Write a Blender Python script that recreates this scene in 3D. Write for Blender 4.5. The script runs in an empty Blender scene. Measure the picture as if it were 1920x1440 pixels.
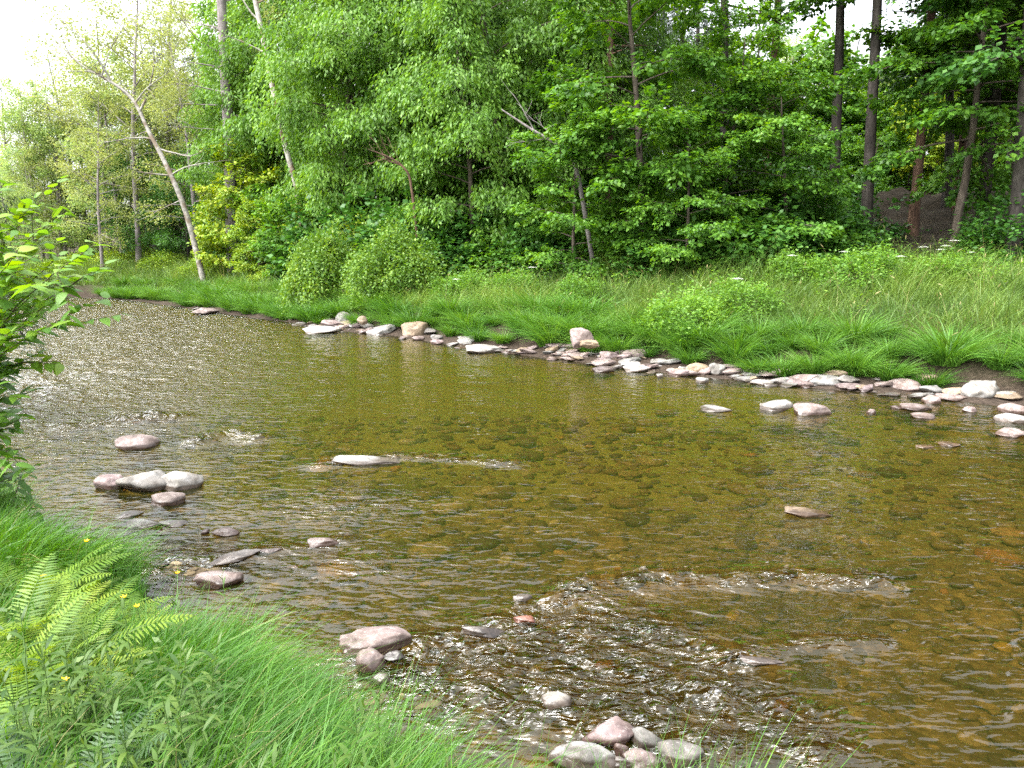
import bpy, bmesh, math, random
import numpy as np
from mathutils import Vector, Matrix

# ------------------------------------------------------------------ camera, world, sun, exposure
sc = bpy.context.scene
F, CX, CY, HZ, CAMZ = 1450.0, 960.0, 720.0, 470.0, 2.6
PITCH = math.atan((CY - HZ) / F)
cam = bpy.data.cameras.new('camera')
cam.sensor_width = 36.0
cam.lens = 36.0 * F / 1920.0
cam.clip_end = 3000.0
cam.clip_start = 0.05
cam_ob = bpy.data.objects.new('camera', cam)
cam_ob.location = (0, 0, CAMZ)
cam_ob.rotation_euler = (math.pi / 2 - PITCH, 0, 0)
sc.collection.objects.link(cam_ob)
sc.camera = cam_ob

SUN_EL, SUN_AZ = math.radians(56), math.radians(-118)      # azimuth from +Y towards +X
w = bpy.data.worlds.new('World')
sc.world = w
w.use_nodes = True
nt = w.node_tree
bg = nt.nodes['Background']
sky = nt.nodes.new('ShaderNodeTexSky')
sky.sky_type = 'NISHITA'
sky.sun_disc = False
sky.sun_elevation = SUN_EL
sky.sun_rotation = SUN_AZ
sky.air_density = 1.0
sky.dust_density = 4.0
hsv = nt.nodes.new('ShaderNodeHueSaturation')             # bright overcast: most of the blue taken out
hsv.inputs['Saturation'].default_value = 0.22
hsv.inputs['Value'].default_value = 1.0
nt.links.new(sky.outputs[0], hsv.inputs['Color'])
tcw = nt.nodes.new('ShaderNodeTexCoord')                   # an overcast sky is brightest overhead
sxw = nt.nodes.new('ShaderNodeSeparateXYZ')
nt.links.new(tcw.outputs['Generated'], sxw.inputs[0])
mrw = nt.nodes.new('ShaderNodeMapRange')
mrw.inputs['From Min'].default_value = 0.1
mrw.inputs['From Max'].default_value = 0.85
mrw.inputs['To Min'].default_value = 1.5
mrw.inputs['To Max'].default_value = 2.6
nt.links.new(sxw.outputs['Z'], mrw.inputs['Value'])
vmw = nt.nodes.new('ShaderNodeVectorMath')
vmw.operation = 'SCALE'
nt.links.new(hsv.outputs[0], vmw.inputs[0])
nt.links.new(mrw.outputs[0], vmw.inputs['Scale'])
nt.links.new(vmw.outputs[0], bg.inputs['Color'])
bg.inputs['Strength'].default_value = 0.15

sun = bpy.data.lights.new('sun', 'SUN')
sun.energy = 0.9
sun.angle = math.radians(60)
sun.color = (1.0, 0.96, 0.88)
sun_ob = bpy.data.objects.new('sun', sun)
sd = Vector((math.sin(SUN_AZ) * math.cos(SUN_EL), math.cos(SUN_AZ) * math.cos(SUN_EL), math.sin(SUN_EL)))
sun_ob.rotation_euler = sd.to_track_quat('Z', 'Y').to_euler()
sun_ob.location = (-20, 0, 40)
sc.collection.objects.link(sun_ob)

sc.view_settings.view_transform = 'Standard'
sc.view_settings.look = 'None'
sc.view_settings.gamma = 1.0
sc.view_settings.use_curve_mapping = False
sc.view_settings.exposure = 1.62
sc.render.engine = 'CYCLES'
sc.cycles.max_bounces = 6
sc.cycles.diffuse_bounces = 3
sc.cycles.glossy_bounces = 3
sc.cycles.transmission_bounces = 4
sc.cycles.transparent_max_bounces = 6
sc.cycles.use_denoising = False
sc.cycles.sample_clamp_indirect = 6.0

# ------------------------------------------------------------------ small helpers
rng = np.random.default_rng(11)
R = random.Random(5)
UP = np.array((0.0, 0.0, 1.0))


def ray(px, py):
    u, v = (px - CX) / F, (CY - py) / F
    c, s = math.cos(PITCH), math.sin(PITCH)
    return np.array((u, c + s * v, -s + c * v))


def gp(px, py, z=0.0):                      # the point at height z seen at a photo pixel
    d = ray(px, py)
    t = (z - CAMZ) / d[2]
    return np.array((d[0] * t, d[1] * t, z))


def at(px, py, depth):                      # the point at a given distance along y
    d = ray(px, py)
    t = depth / d[1]
    return np.array((d[0] * t, depth, CAMZ + d[2] * t))


def hsh(ix, iy, iz, seed):
    n = (ix * 374761393 + iy * 668265263 + iz * 2147483647 + seed * 974711) & 0x7FFFFFFF
    n = ((n ^ (n >> 13)) * 1274126177) & 0x7FFFFFFF
    return ((n ^ (n >> 16)) & 0xFFFF) / 65535.0


def vn(x, y, z=None, seed=0):               # value noise in -1..1
    x = np.asarray(x, float); y = np.asarray(y, float)
    z = np.zeros_like(x) if z is None else np.asarray(z, float)
    ix, iy, iz = np.floor(x).astype(np.int64), np.floor(y).astype(np.int64), np.floor(z).astype(np.int64)
    fx, fy, fz = x - ix, y - iy, z - iz
    fx, fy, fz = [f * f * f * (f * (f * 6 - 15) + 10) for f in (fx, fy, fz)]
    r = 0
    for a in (0, 1):
        for b in (0, 1):
            for c in (0, 1):
                r = r + hsh(ix + a, iy + b, iz + c, seed) * (fx if a else 1 - fx) * (fy if b else 1 - fy) * (fz if c else 1 - fz)
    return r * 2 - 1


def fbm(x, y, z=None, seed=0, oct=3):
    r, a, s = 0, 1.0, 0
    for k in range(oct):
        f = 2.03 ** k
        r = r + a * vn(np.asarray(x) * f, np.asarray(y) * f, None if z is None else np.asarray(z) * f, seed + k * 17)
        s += a
        a *= 0.5
    return r / s


def sstep(a, b, x):
    t = np.clip((x - a) / (b - a), 0, 1)
    return t * t * (3 - 2 * t)


def unit(a):
    return a / np.maximum(np.linalg.norm(a, axis=-1, keepdims=True), 1e-9)


class Acc:
    """collects vertices and quads for one mesh"""

    def __init__(self):
        self.v, self.f, self.t, self.n = [], [], [], 0

    def add(self, v, f, t=None):
        v = np.asarray(v, float).reshape(-1, 3)
        f = np.asarray(f, np.int64)
        self.v.append(v)
        self.f.append(f + self.n)
        self.t.append(np.full(len(v), 0.5) if t is None else np.asarray(t, float))
        self.n += len(v)

    def mesh(self, name, mat, smooth=False):
        me = bpy.data.meshes.new(name)
        if not self.v:
            return me
        v, t, f = np.concatenate(self.v), np.concatenate(self.t), np.concatenate(self.f)
        fill_mesh(me, v, f, t, smooth)
        me.materials.append(mat)
        return me


def fill_mesh(me, v, f, t=None, smooth=False):
    k = f.shape[1]
    me.vertices.add(len(v))
    me.vertices.foreach_set('co', v.astype(np.float32).ravel())
    me.loops.add(f.size)
    me.loops.foreach_set('vertex_index', f.astype(np.int32).ravel())
    me.polygons.add(len(f))
    me.polygons.foreach_set('loop_start', (np.arange(len(f)) * k).astype(np.int32))
    if t is not None:
        a = me.attributes.new('tint', 'FLOAT', 'POINT')
        a.data.foreach_set('value', t.astype(np.float32))
    me.update(calc_edges=True)
    if smooth:
        me.polygons.foreach_set('use_smooth', np.ones(len(f), bool))
    me.validate()


def tube(acc, pts, rad, sides=6, t=0.5):
    pts = np.asarray(pts, float); rad = np.asarray(rad, float)
    n = len(pts)
    tan = unit(np.gradient(pts, axis=0))
    ref = np.where(np.abs(tan[:, 2:3]) > 0.9, np.array((1.0, 0, 0)), UP)
    a = unit(np.cross(tan, ref)); b = np.cross(tan, a)
    th = np.arange(sides) * 2 * math.pi / sides
    v = pts[:, None] + rad[:, None, None] * (np.cos(th)[None, :, None] * a[:, None] + np.sin(th)[None, :, None] * b[:, None])
    i = np.arange(n - 1)[:, None] * sides; j = np.arange(sides)[None]
    j2 = (j + 1) % sides
    f = np.stack([i + j, i + j2, i + sides + j2, i + sides + j], -1).reshape(-1, 4)
    acc.add(v.reshape(-1, 3), f, np.full(n * sides, t))


def leaf_quads(acc, C, D, N, L, W, t):
    """diamond leaves: base, two flanks, tip"""
    D = unit(D); S = unit(np.cross(D, N)); N = np.cross(S, D)
    L = np.broadcast_to(np.asarray(L, float), (len(C),))[:, None]
    W = np.broadcast_to(np.asarray(W, float), (len(C),))[:, None]
    v = np.stack([C, C + D * L * .42 + S * W * .5 - N * W * .1, C + D * L - N * L * .12, C + D * L * .42 - S * W * .5 - N * W * .1], 1)
    f = np.arange(len(C) * 4).reshape(-1, 4)
    acc.add(v.reshape(-1, 3), f, np.repeat(np.broadcast_to(t, (len(C),)), 4))


def blades(acc, B, D, L, W, bend, t, nseg=4, leaf=False, side=None):
    """strips that bend: grass blades (leaf=False) or lance leaves (leaf=True)"""
    n = len(B)
    D = unit(D)
    L = np.broadcast_to(np.asarray(L, float), (n,)); W = np.broadcast_to(np.asarray(W, float), (n,))
    if side is None:
        side = np.cross(D, UP) + rng.normal(0, .35, (n, 3))
    S = unit(side - D * np.sum(side * D, 1, keepdims=True))
    rows = []
    for k in range(nseg + 1):
        q = k / nseg
        p = B + D * (L * q)[:, None] + bend * (L * q * q)[:, None]
        wd = (math.sin(math.pi * min(1, .06 + q * .94) ** .75) if leaf else (1 - q ** 1.6) * (.75 + .25 * math.sin(q * 3.14))) if k < nseg else .03
        rows.append(p + S * (W * .5 * wd)[:, None]); rows.append(p - S * (W * .5 * wd)[:, None])
    v = np.stack(rows, 1)
    m = 2 * (nseg + 1)
    f = np.array([[2 * k, 2 * k + 1, 2 * k + 3, 2 * k + 2] for k in range(nseg)])
    f = (np.arange(n)[:, None, None] * m + f[None]).reshape(-1, 4)
    acc.add(v.reshape(-1, 3), f, np.repeat(np.broadcast_to(t, (n,)), m))


def tag(o, label=None, cat=None, group=None, kind=None):
    for k, v in (('label', label), ('category', cat), ('group', group), ('kind', kind)):
        if v:
            o[k] = v
    return o


def link(name, me, parent=None):
    o = bpy.data.objects.new(name, me)
    sc.collection.objects.link(o)
    if parent is not None:
        o.parent = parent
    return o


def copy_tree(o, parent=None):
    c = o.copy()
    sc.collection.objects.link(c)
    c.parent = parent
    for ch in o.children:
        copy_tree(ch, c)
    return c


class Kind:
    """one kind of thing: an Empty with named part meshes; the first use links the source, later uses copy it"""

    def __init__(self, name, parts):
        self.name, self.parts, self.root = name, parts, None

    def put(self, loc, rz=0.0, scale=1.0, label=None, cat=None, group=None, tilt=(0, 0)):
        if self.root is None:
            o = bpy.data.objects.new(self.name, None)
            o.empty_display_size = .2
            sc.collection.objects.link(o)
            for pn, me in self.parts:
                link(pn, me, o)
            self.root = o
        else:
            o = copy_tree(self.root)
        o.location = tuple(float(q) for q in loc)
        o.rotation_euler = (tilt[0], tilt[1], rz)
        o.scale = (scale,) * 3 if np.isscalar(scale) else scale
        if 'group' in o.keys():
            del o['group']
        return tag(o, label, cat, group)


# ------------------------------------------------------------------ materials
def new_mat(name):
    m = bpy.data.materials.new(name)
    m.use_nodes = True
    m.node_tree.nodes.clear()
    return m, m.node_tree.nodes, m.node_tree.links


def nd(nodes, t, **kw):
    n = nodes.new(t)
    for k, v in kw.items():
        if k in n.inputs:
            n.inputs[k].default_value = v
        else:
            setattr(n, k, v)
    return n


def ramp(nodes, stops):
    r = nodes.new('ShaderNodeValToRGB')
    e = r.color_ramp.elements
    while len(e) < len(stops):
        e.new(0.5)
    for q, (p, c) in zip(e, stops):
        q.position = p
        q.color = (*c, 1)
    return r


def leaf_mat(name, dark, mid, light, trans=.32, gloss=.35, patch=.6, rough=.5):
    """a leaf: colour from the leaf's own tint and a slow patchiness, some light passing through"""
    m, n, l = new_mat(name)
    at_ = nd(n, 'ShaderNodeAttribute', attribute_name='tint')
    tc = n.new('ShaderNodeTexCoord')
    oi = n.new('ShaderNodeObjectInfo')
    no = nd(n, 'ShaderNodeTexNoise', Scale=patch, Detail=2.0)
    l.new(tc.outputs['Object'], no.inputs['Vector'])
    a = nd(n, 'ShaderNodeMath', operation='MULTIPLY_ADD'); a.inputs[1].default_value = .5
    l.new(at_.outputs['Fac'], a.inputs[0])
    b = nd(n, 'ShaderNodeMath', operation='MULTIPLY_ADD'); b.inputs[1].default_value = .9; b.inputs[2].default_value = -.32
    l.new(no.outputs['Fac'], b.inputs[0]); l.new(b.outputs[0], a.inputs[2])
    c = nd(n, 'ShaderNodeMath', operation='MULTIPLY_ADD'); c.inputs[1].default_value = .22
    l.new(oi.outputs['Random'], c.inputs[0]); l.new(a.outputs[0], c.inputs[2])
    r = ramp(n, [(0.1, dark), (.5, mid), (.95, light)])
    l.new(c.outputs[0], r.inputs[0])
    p = nd(n, 'ShaderNodeBsdfPrincipled', Roughness=rough)
    p.inputs['Specular IOR Level'].default_value = gloss
    l.new(r.outputs[0], p.inputs['Base Color'])
    tr = n.new('ShaderNodeBsdfTranslucent')
    hs = nd(n, 'ShaderNodeHueSaturation', Hue=.485, Saturation=1.1, Value=1.35)
    l.new(r.outputs[0], hs.inputs['Color']); l.new(hs.outputs[0], tr.inputs['Color'])
    mx = nd(n, 'ShaderNodeMixShader', Fac=trans)
    l.new(p.outputs[0], mx.inputs[1]); l.new(tr.outputs[0], mx.inputs[2])
    o = n.new('ShaderNodeOutputMaterial')
    l.new(mx.outputs[0], o.inputs['Surface'])
    return m


def bark_mat(name, c1, c2, c3, scale=6.0, stretch=.25, bump=.5, patchy=None):
    m, n, l = new_mat(name)
    tc = n.new('ShaderNodeTexCoord')
    mp = n.new('ShaderNodeMapping'); mp.inputs['Scale'].default_value = (1, 1, stretch)
    l.new(tc.outputs['Object'], mp.inputs[0])
    no = nd(n, 'ShaderNodeTexNoise', Scale=scale, Detail=6.0, Roughness=.7)
    l.new(mp.outputs[0], no.inputs['Vector'])
    r = ramp(n, [(.3, c1), (.5, c2), (.7, c3)])
    l.new(no.outputs['Fac'], r.inputs[0])
    p = nd(n, 'ShaderNodeBsdfPrincipled', Roughness=.85)
    p.inputs['Specular IOR Level'].default_value = .2
    src = r.outputs[0]
    if patchy:
        n2 = nd(n, 'ShaderNodeTexNoise', Scale=1.7, Detail=3.0)
        l.new(tc.outputs['Object'], n2.inputs['Vector'])
        r2 = ramp(n, [(.5, (0, 0, 0)), (.62, (1, 1, 1))])
        l.new(n2.outputs['Fac'], r2.inputs[0])
        mx = nd(n, 'ShaderNodeMixRGB'); mx.inputs[2].default_value = (*patchy, 1)
        l.new(r2.outputs[0], mx.inputs[0]); l.new(src, mx.inputs[1])
        src = mx.outputs[0]
    l.new(src, p.inputs['Base Color'])
    bp = nd(n, 'ShaderNodeBump', Strength=bump, Distance=.03)
    l.new(no.outputs['Fac'], bp.inputs['Height']); l.new(bp.outputs[0], p.inputs['Normal'])
    o = n.new('ShaderNodeOutputMaterial'); l.new(p.outputs[0], o.inputs[0])
    return m


def rock_mat(name, c1, c2, c3, fleck=(.5, .47, .45)):
    """a river stone: mottled stone, pale flecks, and a dark wet band just above the water"""
    m, n, l = new_mat(name)
    tc = n.new('ShaderNodeTexCoord'); oi = n.new('ShaderNodeObjectInfo'); ge = n.new('ShaderNodeNewGeometry')
    off = nd(n, 'ShaderNodeVectorMath', operation='SCALE'); off.inputs['Scale'].default_value = 37.0
    l.new(oi.outputs['Location'], off.inputs[0])
    ad = nd(n, 'ShaderNodeVectorMath', operation='ADD')
    l.new(ge.outputs['Position'], ad.inputs[0]); l.new(off.outputs[0], ad.inputs[1])
    n1 = nd(n, 'ShaderNodeTexNoise', Scale=7.0, Detail=7.0, Roughness=.68)
    n2 = nd(n, 'ShaderNodeTexNoise', Scale=46.0, Detail=4.0, Roughness=.7)
    for q in (n1, n2):
        l.new(ad.outputs[0], q.inputs['Vector'])
    r = ramp(n, [(.32, c1), (.5, c2), (.68, c3)])
    l.new(n1.outputs['Fac'], r.inputs[0])
    rf = ramp(n, [(.56, (0, 0, 0)), (.72, (1, 1, 1))])
    l.new(n2.outputs['Fac'], rf.inputs[0])
    mx = nd(n, 'ShaderNodeMixRGB'); mx.inputs[2].default_value = (*fleck, 1)
    sc_ = nd(n, 'ShaderNodeMath', operation='MULTIPLY'); sc_.inputs[1].default_value = .55
    l.new(rf.outputs[0], sc_.inputs[0]); l.new(sc_.outputs[0], mx.inputs[0]); l.new(r.outputs[0], mx.inputs[1])
    n3 = nd(n, 'ShaderNodeTexNoise', Scale=3.2, Detail=5.0, Roughness=.72, Distortion=1.2)
    l.new(ad.outputs[0], n3.inputs['Vector'])
    rs = ramp(n, [(.36, (.42, .37, .30)), (.47, (.85, .82, .76)), (.6, (1, 1, 1))])                # silt and algae stains
    l.new(n3.outputs['Fac'], rs.inputs[0])
    ms = nd(n, 'ShaderNodeMixRGB', blend_type='MULTIPLY'); ms.inputs[0].default_value = .85
    l.new(mx.outputs[0], ms.inputs[1]); l.new(rs.outputs[0], ms.inputs[2])
    mx = ms
    hv = nd(n, 'ShaderNodeHueSaturation')
    mr = nd(n, 'ShaderNodeMapRange'); mr.inputs['To Min'].default_value = .75; mr.inputs['To Max'].default_value = 1.2
    l.new(oi.outputs['Random'], mr.inputs['Value']); l.new(mr.outputs[0], hv.inputs['Value'])
    l.new(mx.outputs[0], hv.inputs['Color'])
    sp = n.new('ShaderNodeSeparateXYZ'); l.new(ge.outputs['Position'], sp.inputs[0])
    wz = nd(n, 'ShaderNodeMath', operation='MULTIPLY_ADD'); wz.inputs[1].default_value = .05; l.new(n1.outputs['Fac'], wz.inputs[0])
    neg = nd(n, 'ShaderNodeMath', operation='SUBTRACT'); l.new(sp.outputs['Z'], neg.inputs[0])
    wz.inputs[2].default_value = .016
    l.new(wz.outputs[0], neg.inputs[1])
    wet = nd(n, 'ShaderNodeMapRange'); wet.inputs['From Min'].default_value = .0; wet.inputs['From Max'].default_value = .022
    l.new(neg.outputs[0], wet.inputs['Value'])
    dk = nd(n, 'ShaderNodeMixRGB', blend_type='MULTIPLY'); dk.inputs[0].default_value = 1
    wr = ramp(n, [(0, (.36, .3, .26)), (1, (1, 1, 1))])
    l.new(wet.outputs[0], wr.inputs[0]); l.new(hv.outputs[0], dk.inputs[1]); l.new(wr.outputs[0], dk.inputs[2])
    p = nd(n, 'ShaderNodeBsdfPrincipled')
    l.new(dk.outputs[0], p.inputs['Base Color'])
    rr = nd(n, 'ShaderNodeMapRange'); rr.inputs['To Min'].default_value = .2; rr.inputs['To Max'].default_value = .75
    l.new(wet.outputs[0], rr.inputs['Value']); l.new(rr.outputs[0], p.inputs['Roughness'])
    bp = nd(n, 'ShaderNodeBump', Strength=.55, Distance=.02)
    l.new(n1.outputs['Fac'], bp.inputs['Height'])
    bp2 = nd(n, 'ShaderNodeBump', Strength=.3, Distance=.006)
    l.new(n2.outputs['Fac'], bp2.inputs['Height']); l.new(bp.outputs[0], bp2.inputs['Normal'])
    l.new(bp2.outputs[0], p.inputs['Normal'])
    o = n.new('ShaderNodeOutputMaterial'); l.new(p.outputs[0], o.inputs[0])
    return m


def noise_mat(name, stops, scale, detail=6, rough=.9, bump=.4, dist=.05, scale2=None):
    m, n, l = new_mat(name)
    tc = n.new('ShaderNodeTexCoord')
    no = nd(n, 'ShaderNodeTexNoise', Scale=scale, Detail=float(detail), Roughness=.65)
    l.new(tc.outputs['Object'], no.inputs['Vector'])
    r = ramp(n, stops)
    l.new(no.outputs['Fac'], r.inputs[0])
    p = nd(n, 'ShaderNodeBsdfPrincipled', Roughness=rough)
    p.inputs['Specular IOR Level'].default_value = .2
    l.new(r.outputs[0], p.inputs['Base Color'])
    bp = nd(n, 'ShaderNodeBump', Strength=bump, Distance=dist)
    l.new(no.outputs['Fac'], bp.inputs['Height']); l.new(bp.outputs[0], p.inputs['Normal'])
    o = n.new('ShaderNodeOutputMaterial'); l.new(p.outputs[0], o.inputs[0])
    return m


M = {}
M['maple'] = leaf_mat('maple_leaf', (0.0372, 0.1082, 0.013), (0.0837, 0.2032, 0.0205), (0.1581, 0.2941, 0.0279), trans=.4, patch=.5)
M['ash'] = leaf_mat('ash_leaf', (0.0542, 0.134, 0.0197), (0.1161, 0.2436, 0.0302), (0.2012, 0.341, 0.0454), trans=.4, patch=.45)
M['deep'] = leaf_mat('deep_leaf', (0.022, 0.077, 0.0126), (0.0495, 0.143, 0.0198), (0.0935, 0.209, 0.027), patch=.5)
M['yellow'] = leaf_mat('yellowish_leaf', (.08, .17, .016), (.18, .29, .022), (.34, .38, .03), patch=.7)
M['pale'] = leaf_mat('hazed_leaf', (0.1232, 0.2024, 0.068), (0.2288, 0.3312, 0.0935), (0.3696, 0.4232, 0.1275), trans=.5, patch=.5)  # haze and backlight on the far trees painted in as lighter green
M['olive'] = leaf_mat('olive_leaf', (0.12, 0.1634, 0.0525), (0.216, 0.258, 0.0675), (0.32, 0.3612, 0.0938), trans=.45, patch=.6)
M['needle'] = leaf_mat('needle', (.025, .05, .02), (.04, .075, .03), (.065, .10, .042), trans=.1, patch=1.0)
M['shrub'] = leaf_mat('shrub_leaf', (0.0405, 0.0979, 0.0127), (0.099, 0.204, 0.0222), (0.216, 0.3101, 0.0317), patch=1.1)
M['bluegreen'] = leaf_mat('fern_bluegreen', (0.04, 0.088, 0.032), (0.072, 0.136, 0.0496), (0.112, 0.184, 0.068), patch=2.0)
M['fern'] = leaf_mat('fern_leaf', (0.054, 0.126, 0.0116), (0.126, 0.216, 0.0165), (0.252, 0.306, 0.033), trans=.4, patch=2.0)
M['bigleaf'] = leaf_mat('broad_leaf', (.045, .13, .02), (.11, .23, .025), (.27, .36, .025), trans=.42, gloss=.45, patch=1.3)
M['stemleaf'] = leaf_mat('lance_leaf', (0.0259, 0.0656, 0.0105), (0.0648, 0.1252, 0.0175), (0.1231, 0.1788, 0.0292), trans=.35, patch=2.5)
M['sedge'] = leaf_mat('sedge_blade', (.03, .10, .012), (.075, .185, .02), (.15, .28, .035), trans=.3, patch=.8)
M['meadow'] = leaf_mat('meadow_blade', (.045, .095, .017), (.105, .185, .03), (.21, .29, .055), trans=.3, patch=.7)
M['neargrass'] = leaf_mat('near_blade', (.026, .095, .008), (.058, .165, .013), (.125, .245, .024), trans=.36, patch=1.5)
M['dry'] = leaf_mat('dry_blade', (.18, .16, .06), (.26, .23, .09), (.36, .31, .14), trans=.3, patch=2)
M['petal'] = leaf_mat('yellow_petal', (.7, .48, .01), (.8, .55, .012), (.85, .62, .02), trans=.25)
M['white_petal'] = leaf_mat('white_petal', (.6, .62, .55), (.7, .7, .66), (.8, .8, .76), trans=.3)
M['green_stem'] = noise_mat('green_stem', [(.3, (.05, .1, .02)), (.7, (.1, .17, .04))], 9, rough=.6)
M['red_stem'] = noise_mat('brown_stem', [(.3, (.05, .045, .025)), (.7, (.11, .09, .045))], 9, rough=.7)
M['bark'] = bark_mat('grey_brown_bark', (.035, .028, .022), (.08, .064, .05), (.15, .125, .10))
M['pinebark'] = bark_mat('pine_bark', (.03, .018, .013), (.085, .05, .034), (.16, .10, .068), scale=5)
M['darkbark'] = bark_mat('dark_bark', (.018, .016, .014), (.042, .036, .031), (.085, .075, .066))
M['palebark'] = bark_mat('pale_bark', (.14, .13, .11), (.33, .31, .27), (.5, .48, .43), scale=4, stretch=1.4, patchy=(.16, .09, .06))
M['birchbark'] = bark_mat('grey_birch_bark', (.10, .095, .085), (.24, .225, .20), (.36, .345, .31), scale=4, stretch=1.4, patchy=(.14, .11, .08))
M['greybark'] = bark_mat('smooth_grey_bark', (.10, .085, .085), (.19, .165, .165), (.30, .27, .26), scale=4, stretch=.5)
M['r_grey'] = rock_mat('grey_stone', (0.0824, 0.0824, 0.0789), (0.1647, 0.1613, 0.1544), (0.2746, 0.2677, 0.2608))
M['r_pale'] = rock_mat('pale_stone', (0.1127, 0.1061, 0.0995), (0.2055, 0.1955, 0.1856), (0.2984, 0.2884, 0.2718), fleck=(0.1658, 0.1459, 0.1392))
M['r_pink'] = rock_mat('pink_stone', (0.0956, 0.0669, 0.0606), (0.1721, 0.1306, 0.1211), (0.255, 0.2136, 0.204))
M['r_purple'] = rock_mat('purplish_stone', (0.0765, 0.052, 0.052), (0.1415, 0.1033, 0.101), (0.2295, 0.1874, 0.1836))
M['r_tan'] = rock_mat('tan_stone', (0.1088, 0.0768, 0.048), (0.192, 0.1408, 0.0896), (0.2688, 0.2112, 0.1536))
M['r_dark'] = rock_mat('dark_stone', (.05, .045, .042), (.11, .10, .093), (.22, .205, .195))
M['r_red'] = rock_mat('red_stone', (.14, .05, .03), (.25, .10, .065), (.36, .18, .12))


def ground_material():
    m, n, l = new_mat('bank_soil')
    ge = n.new('ShaderNodeNewGeometry')
    n1 = nd(n, 'ShaderNodeTexNoise', Scale=1.3, Detail=8.0, Roughness=.7)
    n2 = nd(n, 'ShaderNodeTexNoise', Scale=14.0, Detail=5.0, Roughness=.7)
    for q in (n1, n2):
        l.new(ge.outputs['Position'], q.inputs['Vector'])
    r1 = ramp(n, [(.3, (.016, .012, .009)), (.5, (.04, .029, .021)), (.7, (.075, .056, .042))])
    l.new(n2.outputs['Fac'], r1.inputs[0])
    r2 = ramp(n, [(.3, (.022, .035, .010)), (.55, (.05, .05, .02)), (.75, (.05, .075, .02))])
    l.new(n1.outputs['Fac'], r2.inputs[0])
    at_ = nd(n, 'ShaderNodeAttribute', attribute_name='tint')
    mx = n.new('ShaderNodeMixRGB')
    l.new(at_.outputs['Fac'], mx.inputs[0]); l.new(r1.outputs[0], mx.inputs[1]); l.new(r2.outputs[0], mx.inputs[2])
    p = nd(n, 'ShaderNodeBsdfPrincipled', Roughness=.95)
    p.inputs['Specular IOR Level'].default_value = .15
    l.new(mx.outputs[0], p.inputs['Base Color'])
    bp = nd(n, 'ShaderNodeBump', Strength=.7, Distance=.06)
    l.new(n2.outputs['Fac'], bp.inputs['Height']); l.new(bp.outputs[0], p.inputs['Normal'])
    o = n.new('ShaderNodeOutputMaterial'); l.new(p.outputs[0], o.inputs[0])
    return m


def bed_material():
    m, n, l = new_mat('river_gravel')
    ge = n.new('ShaderNodeNewGeometry')
    vo = nd(n, 'ShaderNodeTexVoronoi', Scale=9.0); v2 = nd(n, 'ShaderNodeTexVoronoi', Scale=24.0)
    n1 = nd(n, 'ShaderNodeTexNoise', Scale=.8, Detail=6.0, Roughness=.65)
    dw = nd(n, 'ShaderNodeTexNoise', Scale=5.0, Detail=3.0)
    l.new(ge.outputs['Position'], dw.inputs['Vector'])
    ad = nd(n, 'ShaderNodeVectorMath', operation='MULTIPLY_ADD'); ad.inputs[1].default_value = (.12, .12, .12)
    l.new(dw.outputs['Color'], ad.inputs[0]); l.new(ge.outputs['Position'], ad.inputs[2])
    l.new(ad.outputs[0], vo.inputs['Vector']); l.new(ad.outputs[0], v2.inputs['Vector']); l.new(ge.outputs['Position'], n1.inputs['Vector'])
    r = ramp(n, [(.0, (.07, .045, .018)), (.45, (.13, .095, .045)), (.75, (.19, .145, .07)), (.97, (.28, .23, .13))])
    sx = n.new('ShaderNodeSeparateColor'); l.new(vo.outputs['Color'], sx.inputs[0])
    l.new(sx.outputs[0], r.inputs[0])
    r3 = ramp(n, [(.0, (.06, .042, .018)), (.6, (.13, .098, .048)), (1, (.24, .195, .11))])
    s3 = n.new('ShaderNodeSeparateColor'); l.new(v2.outputs['Color'], s3.inputs[0]); l.new(s3.outputs[0], r3.inputs[0])
    mx = n.new('ShaderNodeMixRGB'); l.new(s3.outputs[1], mx.inputs[0]); l.new(r.outputs[0], mx.inputs[1]); l.new(r3.outputs[0], mx.inputs[2])
    r2 = ramp(n, [(.3, (.42, .38, .32)), (.65, (1.05, .95, .8))])
    l.new(n1.outputs['Fac'], r2.inputs[0])
    mu = nd(n, 'ShaderNodeMixRGB', blend_type='MULTIPLY'); mu.inputs[0].default_value = 1
    l.new(mx.outputs[0], mu.inputs[1]); l.new(r2.outputs[0], mu.inputs[2])
    at_ = nd(n, 'ShaderNodeAttribute', attribute_name='tint')          # green tree reflection of mid river, painted into the bed
    refl = nd(n, 'ShaderNodeMixRGB', blend_type='MIX'); refl.inputs[2].default_value = (.19, .205, .035, 1)
    l.new(at_.outputs['Fac'], refl.inputs[0]); l.new(mu.outputs[0], refl.inputs[1])
    p = nd(n, 'ShaderNodeBsdfPrincipled', Roughness=.8)
    l.new(refl.outputs[0], p.inputs['Base Color'])
    bp = nd(n, 'ShaderNodeBump', Strength=.8, Distance=.05, invert=True)
    l.new(vo.outputs['Distance'], bp.inputs['Height']); l.new(bp.outputs[0], p.inputs['Normal'])
    o = n.new('ShaderNodeOutputMaterial'); l.new(p.outputs[0], o.inputs[0])
    return m


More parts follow.
